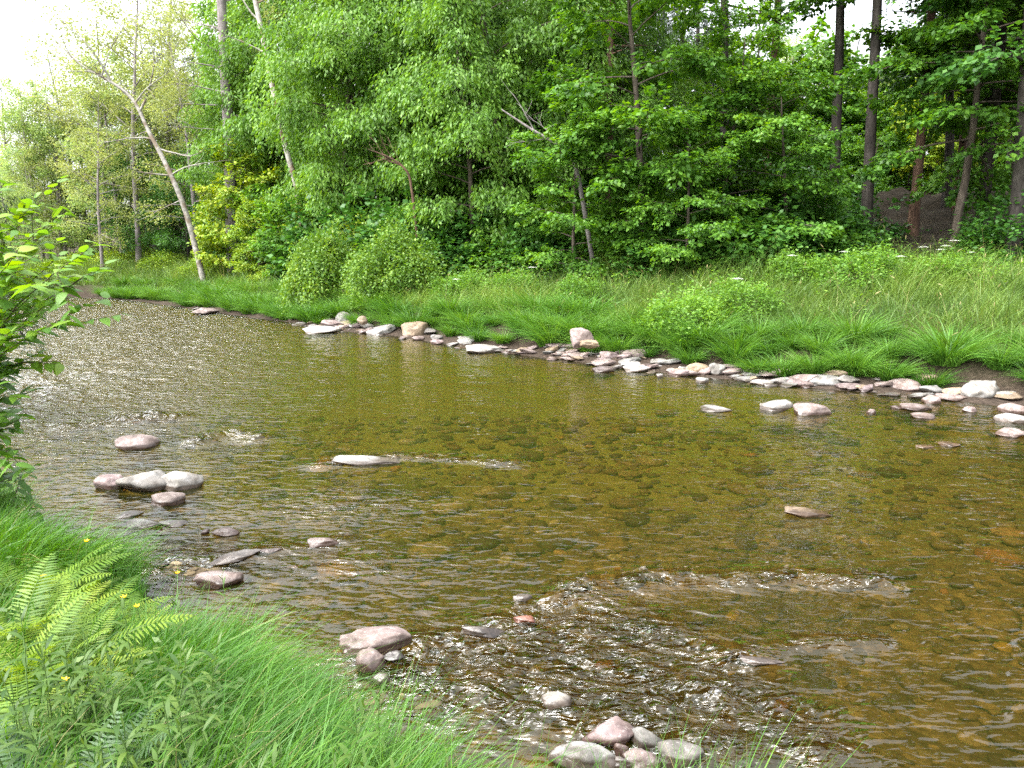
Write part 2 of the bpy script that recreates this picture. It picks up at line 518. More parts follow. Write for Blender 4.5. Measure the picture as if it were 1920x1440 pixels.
def water_material():
    """clear brown stream water: tinted see-through below, mirror above, mixed by Fresnel on a rippled normal"""
    m, n, l = new_mat('stream_water')
    ge = n.new('ShaderNodeNewGeometry')
    at_ = nd(n, 'ShaderNodeAttribute', attribute_name='tint')       # how broken the surface is
    mp = n.new('ShaderNodeMapping'); mp.inputs['Rotation'].default_value = (0, 0, math.radians(28)); mp.inputs['Scale'].default_value = (.6, 1.25, 1)
    l.new(ge.outputs['Position'], mp.inputs[0])
    n1 = nd(n, 'ShaderNodeTexNoise', Scale=6.5, Detail=1.5, Roughness=.45, Distortion=.8)
    n2 = nd(n, 'ShaderNodeTexNoise', Scale=20.0, Detail=1.5, Roughness=.5, Distortion=.4)
    l.new(mp.outputs[0], n1.inputs['Vector']); l.new(mp.outputs[0], n2.inputs['Vector'])
    b1 = nd(n, 'ShaderNodeBump', Distance=.055)
    b2 = nd(n, 'ShaderNodeBump', Distance=.011)
    st = nd(n, 'ShaderNodeMath', operation='MULTIPLY_ADD'); st.inputs[1].default_value = 3.8; st.inputs[2].default_value = .14
    l.new(at_.outputs['Fac'], st.inputs[0])
    for q, bq in ((n1, b1), (n2, b2)):
        mu = nd(n, 'ShaderNodeMath', operation='MULTIPLY')
        l.new(q.outputs['Fac'], mu.inputs[0]); l.new(st.outputs[0], mu.inputs[1]); l.new(mu.outputs[0], bq.inputs['Height'])
    l.new(b1.outputs[0], b2.inputs['Normal'])
    fr = nd(n, 'ShaderNodeFresnel', IOR=1.6)
    l.new(b2.outputs[0], fr.inputs['Normal'])
    gl = nd(n, 'ShaderNodeBsdfGlossy', Roughness=.03)
    l.new(b2.outputs[0], gl.inputs['Normal'])
    tr = n.new('ShaderNodeBsdfTransparent'); tr.inputs['Color'].default_value = (.73, .62, .35, 1)
    di = n.new('ShaderNodeBsdfDiffuse'); di.inputs['Color'].default_value = (.055, .06, .012, 1)      # suspended silt
    l.new(b2.outputs[0], di.inputs['Normal'])
    body = nd(n, 'ShaderNodeMixShader', Fac=.14)
    l.new(tr.outputs[0], body.inputs[1]); l.new(di.outputs[0], body.inputs[2])
    mx = n.new('ShaderNodeMixShader')
    l.new(fr.outputs[0], mx.inputs[0]); l.new(body.outputs[0], mx.inputs[1]); l.new(gl.outputs[0], mx.inputs[2])
    o = n.new('ShaderNodeOutputMaterial'); l.new(mx.outputs[0], o.inputs[0])
    return m


# ------------------------------------------------------------------ the lie of the land
far_px = [(200, 560), (270, 566), (340, 576), (430, 590), (530, 603), (640, 621), (740, 630), (850, 648), (960, 664),
          (1100, 681), (1250, 700), (1400, 716), (1560, 731), (1700, 740), (1800, 752), (1920, 768)]
FAR = np.array([(-80, 62), (-45, 53), (-30, 46)] + [tuple(gp(a, b)[:2]) for a, b in far_px] + [(12.5, 9.0), (22, 1.5), (40, -12)])
near_px = [(60, 962), (140, 985), (250, 1005), (288, 1075), (360, 1115), (490, 1165), (625, 1220), (700, 1275), (810, 1335), (950, 1378), (1090, 1430)]
NEAR = np.array([(-80, 44), (-45, 38.5), (-30, 33), (-22, 26), (-14, 18), (-9.2, 12.6), (-6.4, 9.0)] +
                [tuple(gp(a, b, .42)[:2]) for a, b in near_px] + [(1.1, 2.7), (2.6, 1.2), (6, -3), (16, -16)])
POLY = np.concatenate([FAR, NEAR[::-1]])


def pl_dist(P, L):
    best = np.full(len(P), 1e9)
    for a, b in zip(L[:-1], L[1:]):
        ab = b - a
        t = np.clip(((P - a) @ ab) / (ab @ ab), 0, 1)
        best = np.minimum(best, np.linalg.norm(P - a - t[:, None] * ab, axis=1))
    return best


def inside(P):
    r = np.zeros(len(P), bool)
    for a, b in zip(POLY, np.roll(POLY, -1, 0)):
        c = (a[1] > P[:, 1]) != (b[1] > P[:, 1])
        with np.errstate(divide='ignore', invalid='ignore'):
            xx = (b[0] - a[0]) * (P[:, 1] - a[1]) / (b[1] - a[1]) + a[0]
        r ^= c & (P[:, 0] < xx)
    return r


def land(x, y):
    """ground height, distance inland from the far bank, from the near bank, in the river"""
    P = np.stack([np.asarray(x, float).ravel(), np.asarray(y, float).ravel()], 1)
    df, dn, ins = pl_dist(P, FAR), pl_dist(P, NEAR), inside(P)
    wob = fbm(P[:, 0] * .9, P[:, 1] * .9, seed=3)
    wob2 = fbm(P[:, 0] * 4, P[:, 1] * 4, seed=9)
    zi = -.03 - .40 * sstep(0, 2.8, np.minimum(df, dn)) + .09 * wob + .02 * wob2
    zi = np.minimum(zi, -.02)
    zf = np.interp(df, [0, .5, 1.0, 1.5, 3, 8, 12, 15, 24, 45, 140, 600], [0, .06, .14, .5, .8, 1.55, 1.85, 2.3, 4.9, 6.0, 10, 14])
    zn = np.interp(dn, [0, .12, .4, 1.2, 3, 7, 20, 60, 600], [0, .1, .26, .5, .88, 1.1, 1.6, 3, 8])
    amp = np.clip(np.minimum(df, dn) * .25, 0, .12) + np.clip(np.minimum(df, dn) - 11, 0, 20) * .04
    zo = np.where(df < dn, zf, zn) + amp * wob + .015 * wob2
    return np.where(ins, zi, np.maximum(zo, .004)), np.where(ins, -df, df), np.where(ins, -dn, dn), ins


def gz(x, y):
    return float(land([x], [y])[0][0])


def axis(lo, hi, step, out_lo, out_hi, grow=1.25):
    a = list(np.arange(lo, hi + 1e-6, step))
    s, q = step, lo
    while q > out_lo:
        s *= grow; q -= s; a.insert(0, q)
    s, q = step, a[-1]
    while q < out_hi:
        s *= grow; q += s; a.append(q)
    return np.array(a)


gx, gy = axis(-26, 14, .16, -900, 900), axis(1.0, 44, .16, -900, 900)
X, Y = np.meshgrid(gx, gy)
Z, DF, DN, INS = land(X, Y)
V = np.stack([X.ravel(), Y.ravel(), Z], 1)
nx = len(gx)
ii = (np.arange(len(gy) - 1)[:, None] * nx + np.arange(nx - 1)[None]).ravel()
FQ = np.stack([ii, ii + 1, ii + 1 + nx, ii + nx], 1)
wetq = (Z[FQ].max(1) < 0.0)
green = np.where(DF < DN, sstep(.9, 2.2, DF), sstep(.05, .4, DN))
green = np.where((DF < DN) & (DF > 9), np.clip(1 - (DF - 9) / 4, .15, 1), green)


def sub_mesh(name, sel, mat, tint, kind):
    f = FQ[sel]
    u, inv = np.unique(f, return_inverse=True)
    me = bpy.data.meshes.new(name)
    fill_mesh(me, V[u], inv.reshape(-1, 4), tint[u], True)
    me.materials.append(mat)
    return tag(link(name, me), kind=kind)


sub_mesh('ground', ~wetq, ground_material(), green, 'structure')
green_refl = .62 * sstep(6.0, 11.5, V[:, 1] + .9 * fbm(V[:, 0] * .5, V[:, 1] * .5, seed=61)) * sstep(9, 4, V[:, 0])  # where the trees' green reflection is painted onto the bed
sub_mesh('riverbed', wetq, bed_material(), green_refl, 'structure')

# ------------------------------------------------------------------ water
wx = axis(-27, 9.5, .036, -75, 22, 1.06)
ys = [1.4]
while ys[-1] < 62:
    ys.append(ys[-1] + max(.02, .024 * (ys[-1] / 4.2) ** .78))
wy = np.array(ys)
WX, WY = [q.ravel() for q in np.meshgrid(wx, wy)]
_, wdf, wdn, wins = land(WX, WY)


def blob(px, py, rx, ry, ang=0.0):
    c = gp(px, py)
    x, y = WX - c[0], WY - c[1]
    ca, sa = math.cos(ang), math.sin(ang)
    return np.exp(-(((x * ca + y * sa) / rx) ** 2 + ((-x * sa + y * ca) / ry) ** 2))


def streak(pts, wd):
    L = np.array([gp(a, b)[:2] for a, b in pts])
    return np.exp(-(pl_dist(np.stack([WX, WY], 1), L) / wd) ** 2)


calm = (.09 - .055 * sstep(6.5, 9, WY)) + .05 * fbm(WX * .35, WY * .35, seed=31)
broken = sstep(-2.5, -9.5, WX - (WY - 14) * -.18) * .8 * sstep(7, 13, WY)
riff = np.clip(streak([(760, 1225), (900, 1190), (1000, 1150), (1090, 1105), (1260, 1085), (1480, 1082), (1640, 1090)], .16) * .9
               + blob(900, 1270, .75, .42) * 1.0 + blob(1100, 1180, .6, .32) * .7 + blob(1150, 1270, .8, .25, -.4) * .6
               + streak([(1080, 1180), (1200, 1260), (1340, 1320), (1500, 1360)], .22) * .75
               + streak([(1000, 1300), (1150, 1350), (1300, 1400)], .22) * .7
               + streak([(1360, 1235), (1500, 1205), (1640, 1205)], .1) * .6
               + streak([(1340, 1400), (1500, 1410)], .2) * .5
               + streak([(600, 872), (690, 862), (780, 852), (960, 868)], .16) * .7
               + streak([(130, 800), (210, 792), (330, 782)], .22) * .8 + streak([(370, 828), (430, 815), (480, 822)], .2) * .7
               + blob(330, 1060, .5, .35) * .8 + streak([(400, 1050), (520, 1030), (640, 1012)], .12) * .5
               + blob(640, 950, .8, .5) * .35 + blob(680, 1060, .8, .35) * .3
               + blob(1020, 1240, 1.5, .7) * .45 + streak([(1100, 1110), (1250, 1180), (1420, 1290), (1560, 1400)], .2) * .5 + streak([(900, 1200), (1060, 1290), (1240, 1400)], .18) * .5, 0, 1.2)
rough = np.clip(calm + broken + riff, 0, 1.3)
fa = math.radians(-24)                          # the current runs to the near right
U = WX * math.cos(fa) + WY * math.sin(fa)
T = -WX * math.sin(fa) + WY * math.cos(fa)
wv = (.026 * vn(U * 1.3, T * 2.6, seed=41) + .013 * vn(U * 3.1, T * 6.0, seed=43) + .007 * vn(U * 7, T * 12, seed=47)
      + .0035 * vn(U * 15, T * 26, seed=53))
hump = (streak([(130, 800), (210, 792), (330, 782)], .16) * .06 + streak([(370, 828), (430, 815), (480, 822)], .14) * .06
        + streak([(870, 1180), (930, 1186)], .07) * .05 + streak([(1050, 1102), (1110, 1100)], .08) * .045
        + streak([(1260, 1285), (1340, 1310)], .07) * .05 + streak([(1190, 1085), (1290, 1080), (1470, 1075)], .06) * .03
        + streak([(1000, 1360), (1070, 1345)], .08) * .03)
WZ = wv * (.22 + .95 * rough + 1.3 * np.clip(rough - .4, 0, 1)) * np.clip(np.minimum(np.abs(wdf), np.abs(wdn)) / .25 + .25, .25, 1) + hump
WZ = np.where(wins, WZ, -.004)
keep = wins | (np.minimum(np.abs(wdf), np.abs(wdn)) < .35)
nx = len(wx)
ii = (np.arange(len(wy) - 1)[:, None] * nx + np.arange(nx - 1)[None]).ravel()
f = np.stack([ii, ii + 1, ii + 1 + nx, ii + nx], 1)
f = f[keep[f].all(1)]
u, inv = np.unique(f, return_inverse=True)
me = bpy.data.meshes.new('river')
fill_mesh(me, np.stack([WX, WY, WZ], 1)[u], inv.reshape(-1, 4), rough[u], True)
me.materials.append(water_material())
tag(link('river', me), kind='structure')

# ------------------------------------------------------------------ rocks
def rock_mesh(name, seed, flat=1.0, cuts=7, sub=4, rough=.16):
    bm = bmesh.new()
    bmesh.ops.create_icosphere(bm, subdivisions=sub, radius=1.0)
    v = np.array([q.co for q in bm.verts])
    g = np.random.default_rng(seed)
    for k in range(cuts):                                   # worn flat faces
        nn = unit(g.normal(0, 1, 3) * np.array((1, 1, .8)))
        h = g.uniform(.5, .86) if cuts > 8 else g.uniform(.6, .88)
        d = v @ nn - h
        v = v - np.maximum(d, 0)[:, None] * nn * .88
    r = fbm(v[:, 0] * 1.4 + seed, v[:, 1] * 1.4, v[:, 2] * 1.4, seed, 4)
    v = v * (1 + rough * r)[:, None]
    v += .045 * fbm(v[:, 0] * 5, v[:, 1] * 6, v[:, 2] * 6, seed + 5, 2)[:, None] * unit(v)
    v[:, 2] *= flat
    lo, hi = v.min(0), v.max(0)
    v = (v - (lo + hi) / 2) / ((hi - lo) / 2)
    for q, c in zip(bm.verts, v):
        q.co = c
    me = bpy.data.meshes.new(name)
    bm.to_mesh(me); bm.free()
    for p in me.polygons:
        p.use_smooth = True
    return me


ROCKS = {}


def rock_variant(shape, mat):
    k = (shape, mat)
    if k not in ROCKS:
        s = {'round': (0, 6, .15), 'block': (100, 12, .2), 'slab': (200, 16, .24), 'lump': (300, 9, .3)}[shape[:-1]]
        me = rock_mesh('stone', s[0] + int(shape[-1]) * 7 + 1, 1, s[1], 4, s[2])
        me.materials.append(M[mat])
        ROCKS[k] = me
    return ROCKS[k]


def put_rock(name, shape, mat, loc, size, rz=0.0, tilt=(0, 0), **tags):
    o = link(name, rock_variant(shape, mat))
    o.location = tuple(float(q) for q in loc)
    o.scale = tuple(float(q) for q in size)
    o.rotation_euler = (tilt[0], tilt[1], rz)
    return tag(o, **tags)


def px_rock(px, py, wpx, hpx, shape, mat, label, group=None, name='river_rock', base=None, roll=0.0, z0=None, deep=.6):
    """a stone whose picture box is (px, py, wpx, hpx), standing in the water or on the bank"""
    yb = py + hpx * .42
    p = gp(px, yb)
    if z0 is None:
        z0 = 0.0
    else:
        for _ in range(6):
            p = gp(px, yb, z0)
            z0 = max(z0, gz(p[0], p[1]) - .01)
    dist = math.hypot(math.hypot(p[0], p[1]), CAMZ - z0)
    th = math.atan2(CAMZ - z0, math.hypot(p[0], p[1]))
    wd = wpx / F * dist / math.cos(math.atan(abs(px - CX) / F)) ** .5
    hh = hpx / F * dist
    dep = min(.8 * wd, hh / math.sin(th) * .62)
    zt = max((hh - dep * math.sin(th) * .55) / math.cos(th), .22 * dep)
    zc = z0 + zt * (1 - deep) * .5
    zt *= .86
    zc = z0 + zt * (1 - deep) * .5
    rz_half = zt * (1 + deep) * .5
    c = p + np.array((0, dep * .42, 0))
    c[2] = zc
    g = random.Random(int(px * 7 + py))
    return put_rock(name, shape, mat, c, (wd * .5, dep * .5, rz_half), g.uniform(-.25, .25) + math.atan2(-p[0], p[1]) * .6, (0, roll),
                    label=label, cat='boulder' if name == 'boulder' else 'rock', group=group)


MID = [
    (245, 831, 68, 28, 'round1', 'r_pink', 'pink oval rock alone in the broken water below the shrub', .0),
    (197, 906, 46, 30, 'lump1', 'r_purple', 'dark reddish rock at the shore end of the white pair', .0),
    (258, 906, 88, 42, 'block1', 'r_pale', 'broad white rock between the dark red rock and its white twin', .0),
    (326, 903, 74, 40, 'round2', 'r_pale', 'white rounded rock at the open water end of the pair', .0),
    (305, 939, 56, 26, 'block2', 'r_pink', 'small pink rock just in front of the white pair', .0),
    (236, 966, 42, 14, 'slab1', 'r_dark', 'dark flat rock barely above water beyond the grass tip', .0),
    (262, 984, 62, 20, 'slab2', 'r_grey', 'pale grey flat rock awash beside the grassy tip', .0),
    (318, 983, 50, 14, 'slab3', 'r_grey', 'thin pale rock awash, open water side of the flat pair', .0),
    (418, 998, 46, 16, 'round3', 'r_pink', 'small pink and white rock beside a tiny brown one', .0),
    (383, 997, 14, 9, 'lump2', 'r_purple', 'tiny brown stone beside the pink and white rock', .0),
    (437, 1045, 84, 20, 'slab1', 'r_dark', 'dark slate slab with a pointed upstream end', -.12),
    (500, 1034, 52, 12, 'slab2', 'r_purple', 'thin brown slab between the dark slab and a pink rock', -.1),
    (603, 1017, 56, 20, 'block3', 'r_pink', 'pink rock ending the line of dark slabs', .0),
    (402, 1088, 80, 32, 'round4', 'r_pink', 'pink and grey rounded rock close to the buttercups', .0),
    (688, 865, 132, 19, 'slab4', 'r_grey', 'long white slab awash in mid river with a wake', .05),
    (700, 1206, 128, 46, 'slab5', 'r_pink', 'long pinkish grey slab against the grassy near bank', .08),
    (690, 1240, 52, 42, 'block4', 'r_pink', 'upright pink rock under the long pinkish slab', .0),
    (735, 1232, 42, 22, 'lump3', 'r_dark', 'dark wet rock behind the upright pink rock', .0),
    (712, 1273, 32, 20, 'round5', 'r_grey', 'small grey pebble shaped rock by the grass edge', .0),
    (905, 1186, 80, 20, 'slab3', 'r_dark', 'thin dark slab with water sliding over it', .12),
    (984, 1163, 42, 22, 'lump4', 'r_red', 'small rusty red rock at the head of the riffle', .0),
    (980, 1121, 36, 13, 'slab5', 'r_grey', 'low grey rock just above the rusty red one', .0),
    (1082, 1102, 56, 17, 'block5', 'r_purple', 'low purplish rock where the long riffle line starts', .0),
    (1045, 1318, 54, 32, 'round1', 'r_pale', 'single pale rounded rock in the riffle', .0),
    (1145, 1383, 92, 48, 'block1', 'r_purple', 'angular purplish rock topping the cluster by the grass', -.3),
    (1212, 1391, 62, 42, 'round2', 'r_grey', 'round grey rock beside the angular purplish one', .0),
    (1279, 1421, 78, 42, 'block2', 'r_dark', 'dark pointed rock at the open water end of the cluster', .2),
    (1094, 1424, 118, 50, 'round3', 'r_grey', 'big smooth grey rock of the cluster beside the grass', .0),
    (1206, 1432, 64, 36, 'lump5', 'r_pink', 'pink rock in front of the round grey rock', .0),
    (1166, 1408, 26, 24, 'round4', 'r_pink', 'small pink pebble wedged between bigger cluster rocks', .0),
    (1166, 1434, 46, 24, 'slab2', 'r_dark', 'dark flat stone at the very front of the cluster', .0),
    (1522, 963, 82, 17, 'slab4', 'r_tan', 'flat tan rock awash below the bright sky reflection', .06),
    (1410, 1240, 110, 16, 'slab1', 'r_dark', 'long thin dark slab breaking the shallow water', -.1),
    (1800, 1099, 0, 0, None, None, None, 0),
    (1348, 767, 60, 15, 'slab2', 'r_grey', 'low grey slab, first of three rocks off the far stones', .0),
    (1462, 762, 56, 22, 'slab5', 'r_pale', 'white wedge shaped rock in the middle of three', -.12),
    (1531, 768, 64, 28, 'block3', 'r_pink', 'pink humped rock with its mirror image, last of three', .0),
    (1636, 772, 15, 10, 'round5', 'r_purple', 'tiny purple stone alone off the pink humped rock', .0),
    (1686, 764, 20, 7, 'slab3', 'r_pink', 'tiny thin pink stone awash near the far bank', .0),
    (1728, 765, 48, 14, 'slab4', 'r_pink', 'flat pink rock behind a smaller pink one', .0),
    (1738, 781, 36, 12, 'round1', 'r_pink', 'small oval pink rock in front of the flat pink one', .0),
    (1822, 768, 20, 11, 'round3', 'r_pink', 'little round pink stone halfway to the photo edge', .0),
    (1908, 786, 44, 18, 'round2', 'r_pale', 'white rock cut by the photo edge, upper of two', .0),
    (1908, 813, 44, 17, 'slab1', 'r_pink', 'pinkish slab cut by the photo edge, lower of two', .0),
    (1786, 834, 32, 10, 'round4', 'r_tan', 'tan stone barely above water below the far stones', .0),
    (1738, 838, 26, 6, 'slab5', 'r_tan', 'thin tan stone awash beside the other tan stone', .0),
]
for a in MID:
    if a[4]:
        px_rock(a[0], a[1], a[2], a[3], a[4], a[5], a[6], roll=a[7])

SHORE = [
    (380, 583, 42, 13, 'slab1', 'r_pink', 'pinkish flat stone at the far end of the stone strip', 0, .02),
    (643, 594, 36, 22, 'round2', 'r_grey', 'grey green rounded boulder above the pale slab', 0, .16),
    (678, 598, 20, 14, 'round3', 'r_tan', 'small tan stone beside the grey green boulder', 0, .16),
    (598, 618, 68, 17, 'slab2', 'r_pale', 'pale flat slab at the water below the grey boulder', 0, .0),
    (622, 606, 44, 12, 'slab4', 'r_purple', 'dull red slab behind the pale flat slab', .1, .08),
    (712, 620, 56, 19, 'slab5', 'r_grey', 'tilted grey slab short of the tan boulder', -.22, .0),
    (776, 616, 50, 32, 'block2', 'r_tan', 'big tan boulder with a pointed top against the sedge', 0, .04),
    (784, 634, 24, 10, 'round1', 'r_pink', 'small pink stone at the foot of the tan boulder', 0, .0),
    (818, 632, 24, 12, 'round4', 'r_pale', 'pale stone a step from the tan boulder', 0, .02),
    (818, 641, 26, 11, 'slab3', 'r_purple', 'purplish stone at the water near the tan boulder', 0, .0),
    (878, 636, 44, 16, 'slab2', 'r_grey', 'grey slab stacked behind the big pale slab', -.15, .06),
    (908, 654, 74, 20, 'slab4', 'r_pale', 'big pale slab jutting over the water', 0, .0),
    (985, 656, 40, 12, 'slab1', 'r_tan', 'buff slab between the big pale slab and pink slates', 0, .03),
    (1092, 628, 46, 33, 'block3', 'r_pink', 'big pinkish boulder standing in front of the sedge', 0, .1),
    (1106, 643, 40, 16, 'lump4', 'r_tan', 'tan boulder leaning under the big pinkish boulder', 0, .08),
    (1145, 665, 38, 16, 'block3', 'r_purple', 'purple block below the two stacked boulders', 0, .06),
    (1133, 680, 48, 11, 'slab5', 'r_pink', 'thin pink slab behind the white topped pink rock', 0, .03),
    (1132, 692, 44, 14, 'round5', 'r_pink', 'white topped pink rock standing in the water', 0, .0),
    (1196, 690, 50, 18, 'slab2', 'r_pale', 'white domed slab at the water past the purple block', 0, .0),
    (1182, 676, 44, 14, 'slab4', 'r_grey', 'tilted grey slate behind the white domed slab', -.3, .06),
    (1260, 694, 20, 10, 'round3', 'r_pink', 'small pink stone in the water by dark slates', 0, .0),
    (1238, 704, 14, 8, 'round1', 'r_pale', 'tiny pale stone in the water off the dark slates', 0, .0),
    (1312, 689, 42, 20, 'round2', 'r_tan', 'tan rounded rock beside an upright white rock', 0, .03),
    (1347, 690, 30, 22, 'round4', 'r_pale', 'upright white rock beside the tan rounded one', 0, .02),
    (1376, 696, 36, 14, 'lump2', 'r_pink', 'pink rough rock behind the upright white rock', 0, .06),
    (1318, 713, 24, 12, 'block2', 'r_pale', 'small white block standing off in the water', 0, .0),
    (1416, 693, 34, 11, 'slab1', 'r_purple', 'purple slab against the undercut soil', 0, .1),
    (1400, 711, 42, 12, 'slab3', 'r_grey', 'grey wedge at the water in front of the purple slab', -.1, .0),
    (1460, 698, 54, 14, 'slab5', 'r_pink', 'layered pink slab under the overhanging turf', -.08, .1),
    (1510, 711, 58, 20, 'slab2', 'r_pink', 'sloping pink slab leaning on a grey rock', -.25, .04),
    (1556, 714, 60, 22, 'round1', 'r_grey', 'big grey rounded rock beside the sloping pink slab', 0, .02),
    (1478, 717, 36, 10, 'slab4', 'r_tan', 'flat tan stone at the water below the sloping slab', 0, .0),
    (1596, 711, 38, 14, 'slab1', 'r_dark', 'dark layered slate behind the grey rounded rock', .1, .05),
    (1614, 725, 30, 8, 'slab3', 'r_tan', 'thin tan stone at the water by the dark slate', 0, .0),
    (1703, 722, 54, 24, 'round3', 'r_pink', 'smooth pink dome rock between two turf overhangs', 0, .02),
    (1744, 709, 34, 14, 'slab5', 'r_tan', 'tan slab stacked behind the smooth pink dome', 0, .14),
    (1755, 731, 38, 18, 'block1', 'r_grey', 'grey square rock next to the smooth pink dome', 0, .02),
    (1752, 750, 28, 17, 'round5', 'r_pink', 'pink round rock in the water below the grey square one', 0, .0),
    (1802, 733, 42, 12, 'slab2', 'r_tan', 'tan slab leaning towards the large white pink rock', -.15, .07),
    (1800, 747, 50, 14, 'slab4', 'r_pink', 'pink slab at the water below the large white pink rock', 0, .0),
    (1850, 731, 60, 32, 'block4', 'r_pale', 'large white pink rock with its end tipped up', -.35, .06),
    (1898, 744, 40, 16, 'lump3', 'r_tan', 'tan rough rock past the large white pink rock', 0, .03),
    (1910, 768, 40, 20, 'round2', 'r_pink', 'pink rounded rock at the photo edge by the water', 0, .0),
]
BOULDERS = []
for a in SHORE:
    nm = 'boulder' if 'boulder' in a[6] else 'shore_stone'
    px_rock(a[0], a[1], a[2], a[3], a[4], a[5], a[6], roll=a[7], z0=a[8], name=nm, deep=.5)
    if nm == 'boulder' or 'white pink' in a[6]:
        BOULDERS.append(tuple(sc.collection.objects[-1].location[:2]))

g = random.Random(77)
fx = np.array(far_px, float)
STRIP = {'r_pink': 'pinkish', 'r_purple': 'purplish', 'r_grey': 'grey', 'r_tan': 'tan', 'r_pale': 'pale', 'r_dark': 'dark'}
for k in range(245):
    px = g.choice([g.uniform(330, 1900), g.uniform(560, 720), g.uniform(840, 1220), g.uniform(1000, 1640)])
    py = float(np.interp(px, fx[:, 0], fx[:, 1]))
    p = gp(px, py)
    off = g.uniform(-.22, .85)
    x, y = p[0] + off * .70, p[1] + off * .72
    z = max(gz(x, y), -.03)
    s = g.choice([.06, .08, .11, .15, .2, .25]) * g.uniform(.8, 1.2)
    mt = g.choice(['r_pink', 'r_pink', 'r_pink', 'r_purple', 'r_purple', 'r_grey', 'r_grey', 'r_tan', 'r_pale', 'r_dark'])
    sh = g.choice(['slab1', 'slab2', 'slab3', 'slab4', 'slab5', 'block1', 'block2', 'lump1'])
    hgt = s * g.uniform(.16, .38)
    put_rock('shore_stone', sh, mt, (x, y, z + hgt * g.uniform(.1, 1.0)), (s, s * g.uniform(.5, .85), hgt), g.uniform(-.9, .4),
             (g.uniform(-.25, .25), g.uniform(-.3, .15)),
             label='small flat %s stone among the loose stones lining the far bank' % STRIP[mt], cat='rock',
             group='loose %s stones lining the far bank' % STRIP[mt])

# stones lying on the bed, seen through the water: nobody could count them
acc_v, acc_f, acc_t, n0 = [], [], [], 0
base = [rock_mesh('bed', 500 + k, 1, 8, 2, .15) for k in range(5)]
bs = []
for b in base:
    v = np.empty(len(b.vertices) * 3); b.vertices.foreach_get('co', v)
    ff = np.empty(len(b.polygons) * 3, int); b.polygons.foreach_get('vertices', ff)
    bs.append((v.reshape(-1, 3), ff.reshape(-1, 3)))
    bpy.data.meshes.remove(b)
bx, by = rng.uniform(-7, 8.5, 5200), rng.uniform(2.4, 14, 5200)
bzz, _, _, bin_ = land(bx, by)
for x, y, z, i in zip(bx, by, bzz, bin_):
    if not i:
        continue
    v, ff = bs[R.randrange(5)]
    s = min(.24, .035 * math.exp(abs(R.gauss(0, .7))))
    an = R.uniform(0, 6.28); ca, sa = math.cos(an), math.sin(an)
    q = v * np.array((s, s * R.uniform(.55, .95), s * R.uniform(.22, .45)))
    q = np.stack([q[:, 0] * ca - q[:, 1] * sa + x, q[:, 0] * sa + q[:, 1] * ca + y, np.minimum(q[:, 2] + z + s * .08, -.015)], 1)
    acc_v.append(q); acc_f.append(ff + n0); n0 += len(q)
    acc_t.append(np.full(len(q), R.random()))
me = bpy.data.meshes.new('riverbed_stones')
fill_mesh(me, np.concatenate(acc_v), np.concatenate(acc_f), np.concatenate(acc_t), True)
m, n, l = new_mat('bed_stone')
at_ = nd(n, 'ShaderNodeAttribute', attribute_name='tint')
r = ramp(n, [(0, (.05, .035, .016)), (.35, (.12, .085, .035)), (.7, (.17, .12, .05)), (.9, (.22, .165, .085)), (.975, (.34, .29, .19)), (.99, (.3, .12, .04)), (1, (.36, .26, .04))])
l.new(at_.outputs['Fac'], r.inputs[0])
ge = n.new('ShaderNodeNewGeometry'); no = nd(n, 'ShaderNodeTexNoise', Scale=18.0, Detail=5.0)
l.new(ge.outputs['Position'], no.inputs['Vector'])
r2 = ramp(n, [(.3, (.38, .37, .35)), (.7, (1.05, 1.0, .92))]); l.new(no.outputs['Fac'], r2.inputs[0])
mu = nd(n, 'ShaderNodeMixRGB', blend_type='MULTIPLY'); mu.inputs[0].default_value = 1
l.new(r.outputs[0], mu.inputs[1]); l.new(r2.outputs[0], mu.inputs[2])
p = nd(n, 'ShaderNodeBsdfPrincipled', Roughness=.7); l.new(mu.outputs[0], p.inputs['Base Color'])
o = n.new('ShaderNodeOutputMaterial'); l.new(p.outputs[0], o.inputs[0])
me.materials.append(m)
tag(link('riverbed_stones', me), 'brown and olive stones covering the bed under the clear water', 'stones', kind='stuff')


# ------------------------------------------------------------------ trees
def limb(start, d, length, n, rise, wig, gg):
    pts = [np.array(start, float)]
    d = unit(np.array(d, float))
    for k in range(n):
        d = unit(d + np.array((gg.normal(0, wig), gg.normal(0, wig), gg.normal(0, wig * .6) + rise)))
        pts.append(pts[-1] + d * length / n)
    return np.array(pts)


SPRAY = {  # length, half width, thickness, leaf droop, normal jitter, leaf length, leaf width, leaves a spray
    'maple': (.9, .55, .09, .35, .4, .19, .145, 52),
    'ash': (.85, .46, .28, 1.0, .7, .21, .09, 60),
    'small': (.7, .45, .24, .4, .6, .15, .095, 50),
    'sparse': (.6, .4, .22, .5, .7, .13, .08, 22),
    'needle': (.8, .26, .06, .3, .4, .17, .04, 60),
    'spruce': (.55, .2, .05, .7, .4, .10, .016, 60),
    'pinetuft': (.4, .26, .22, -.2, .9, .18, .03, 34),
    'shrub': (.3, .2, .12, .3, .6, .085, .05, 26),
}


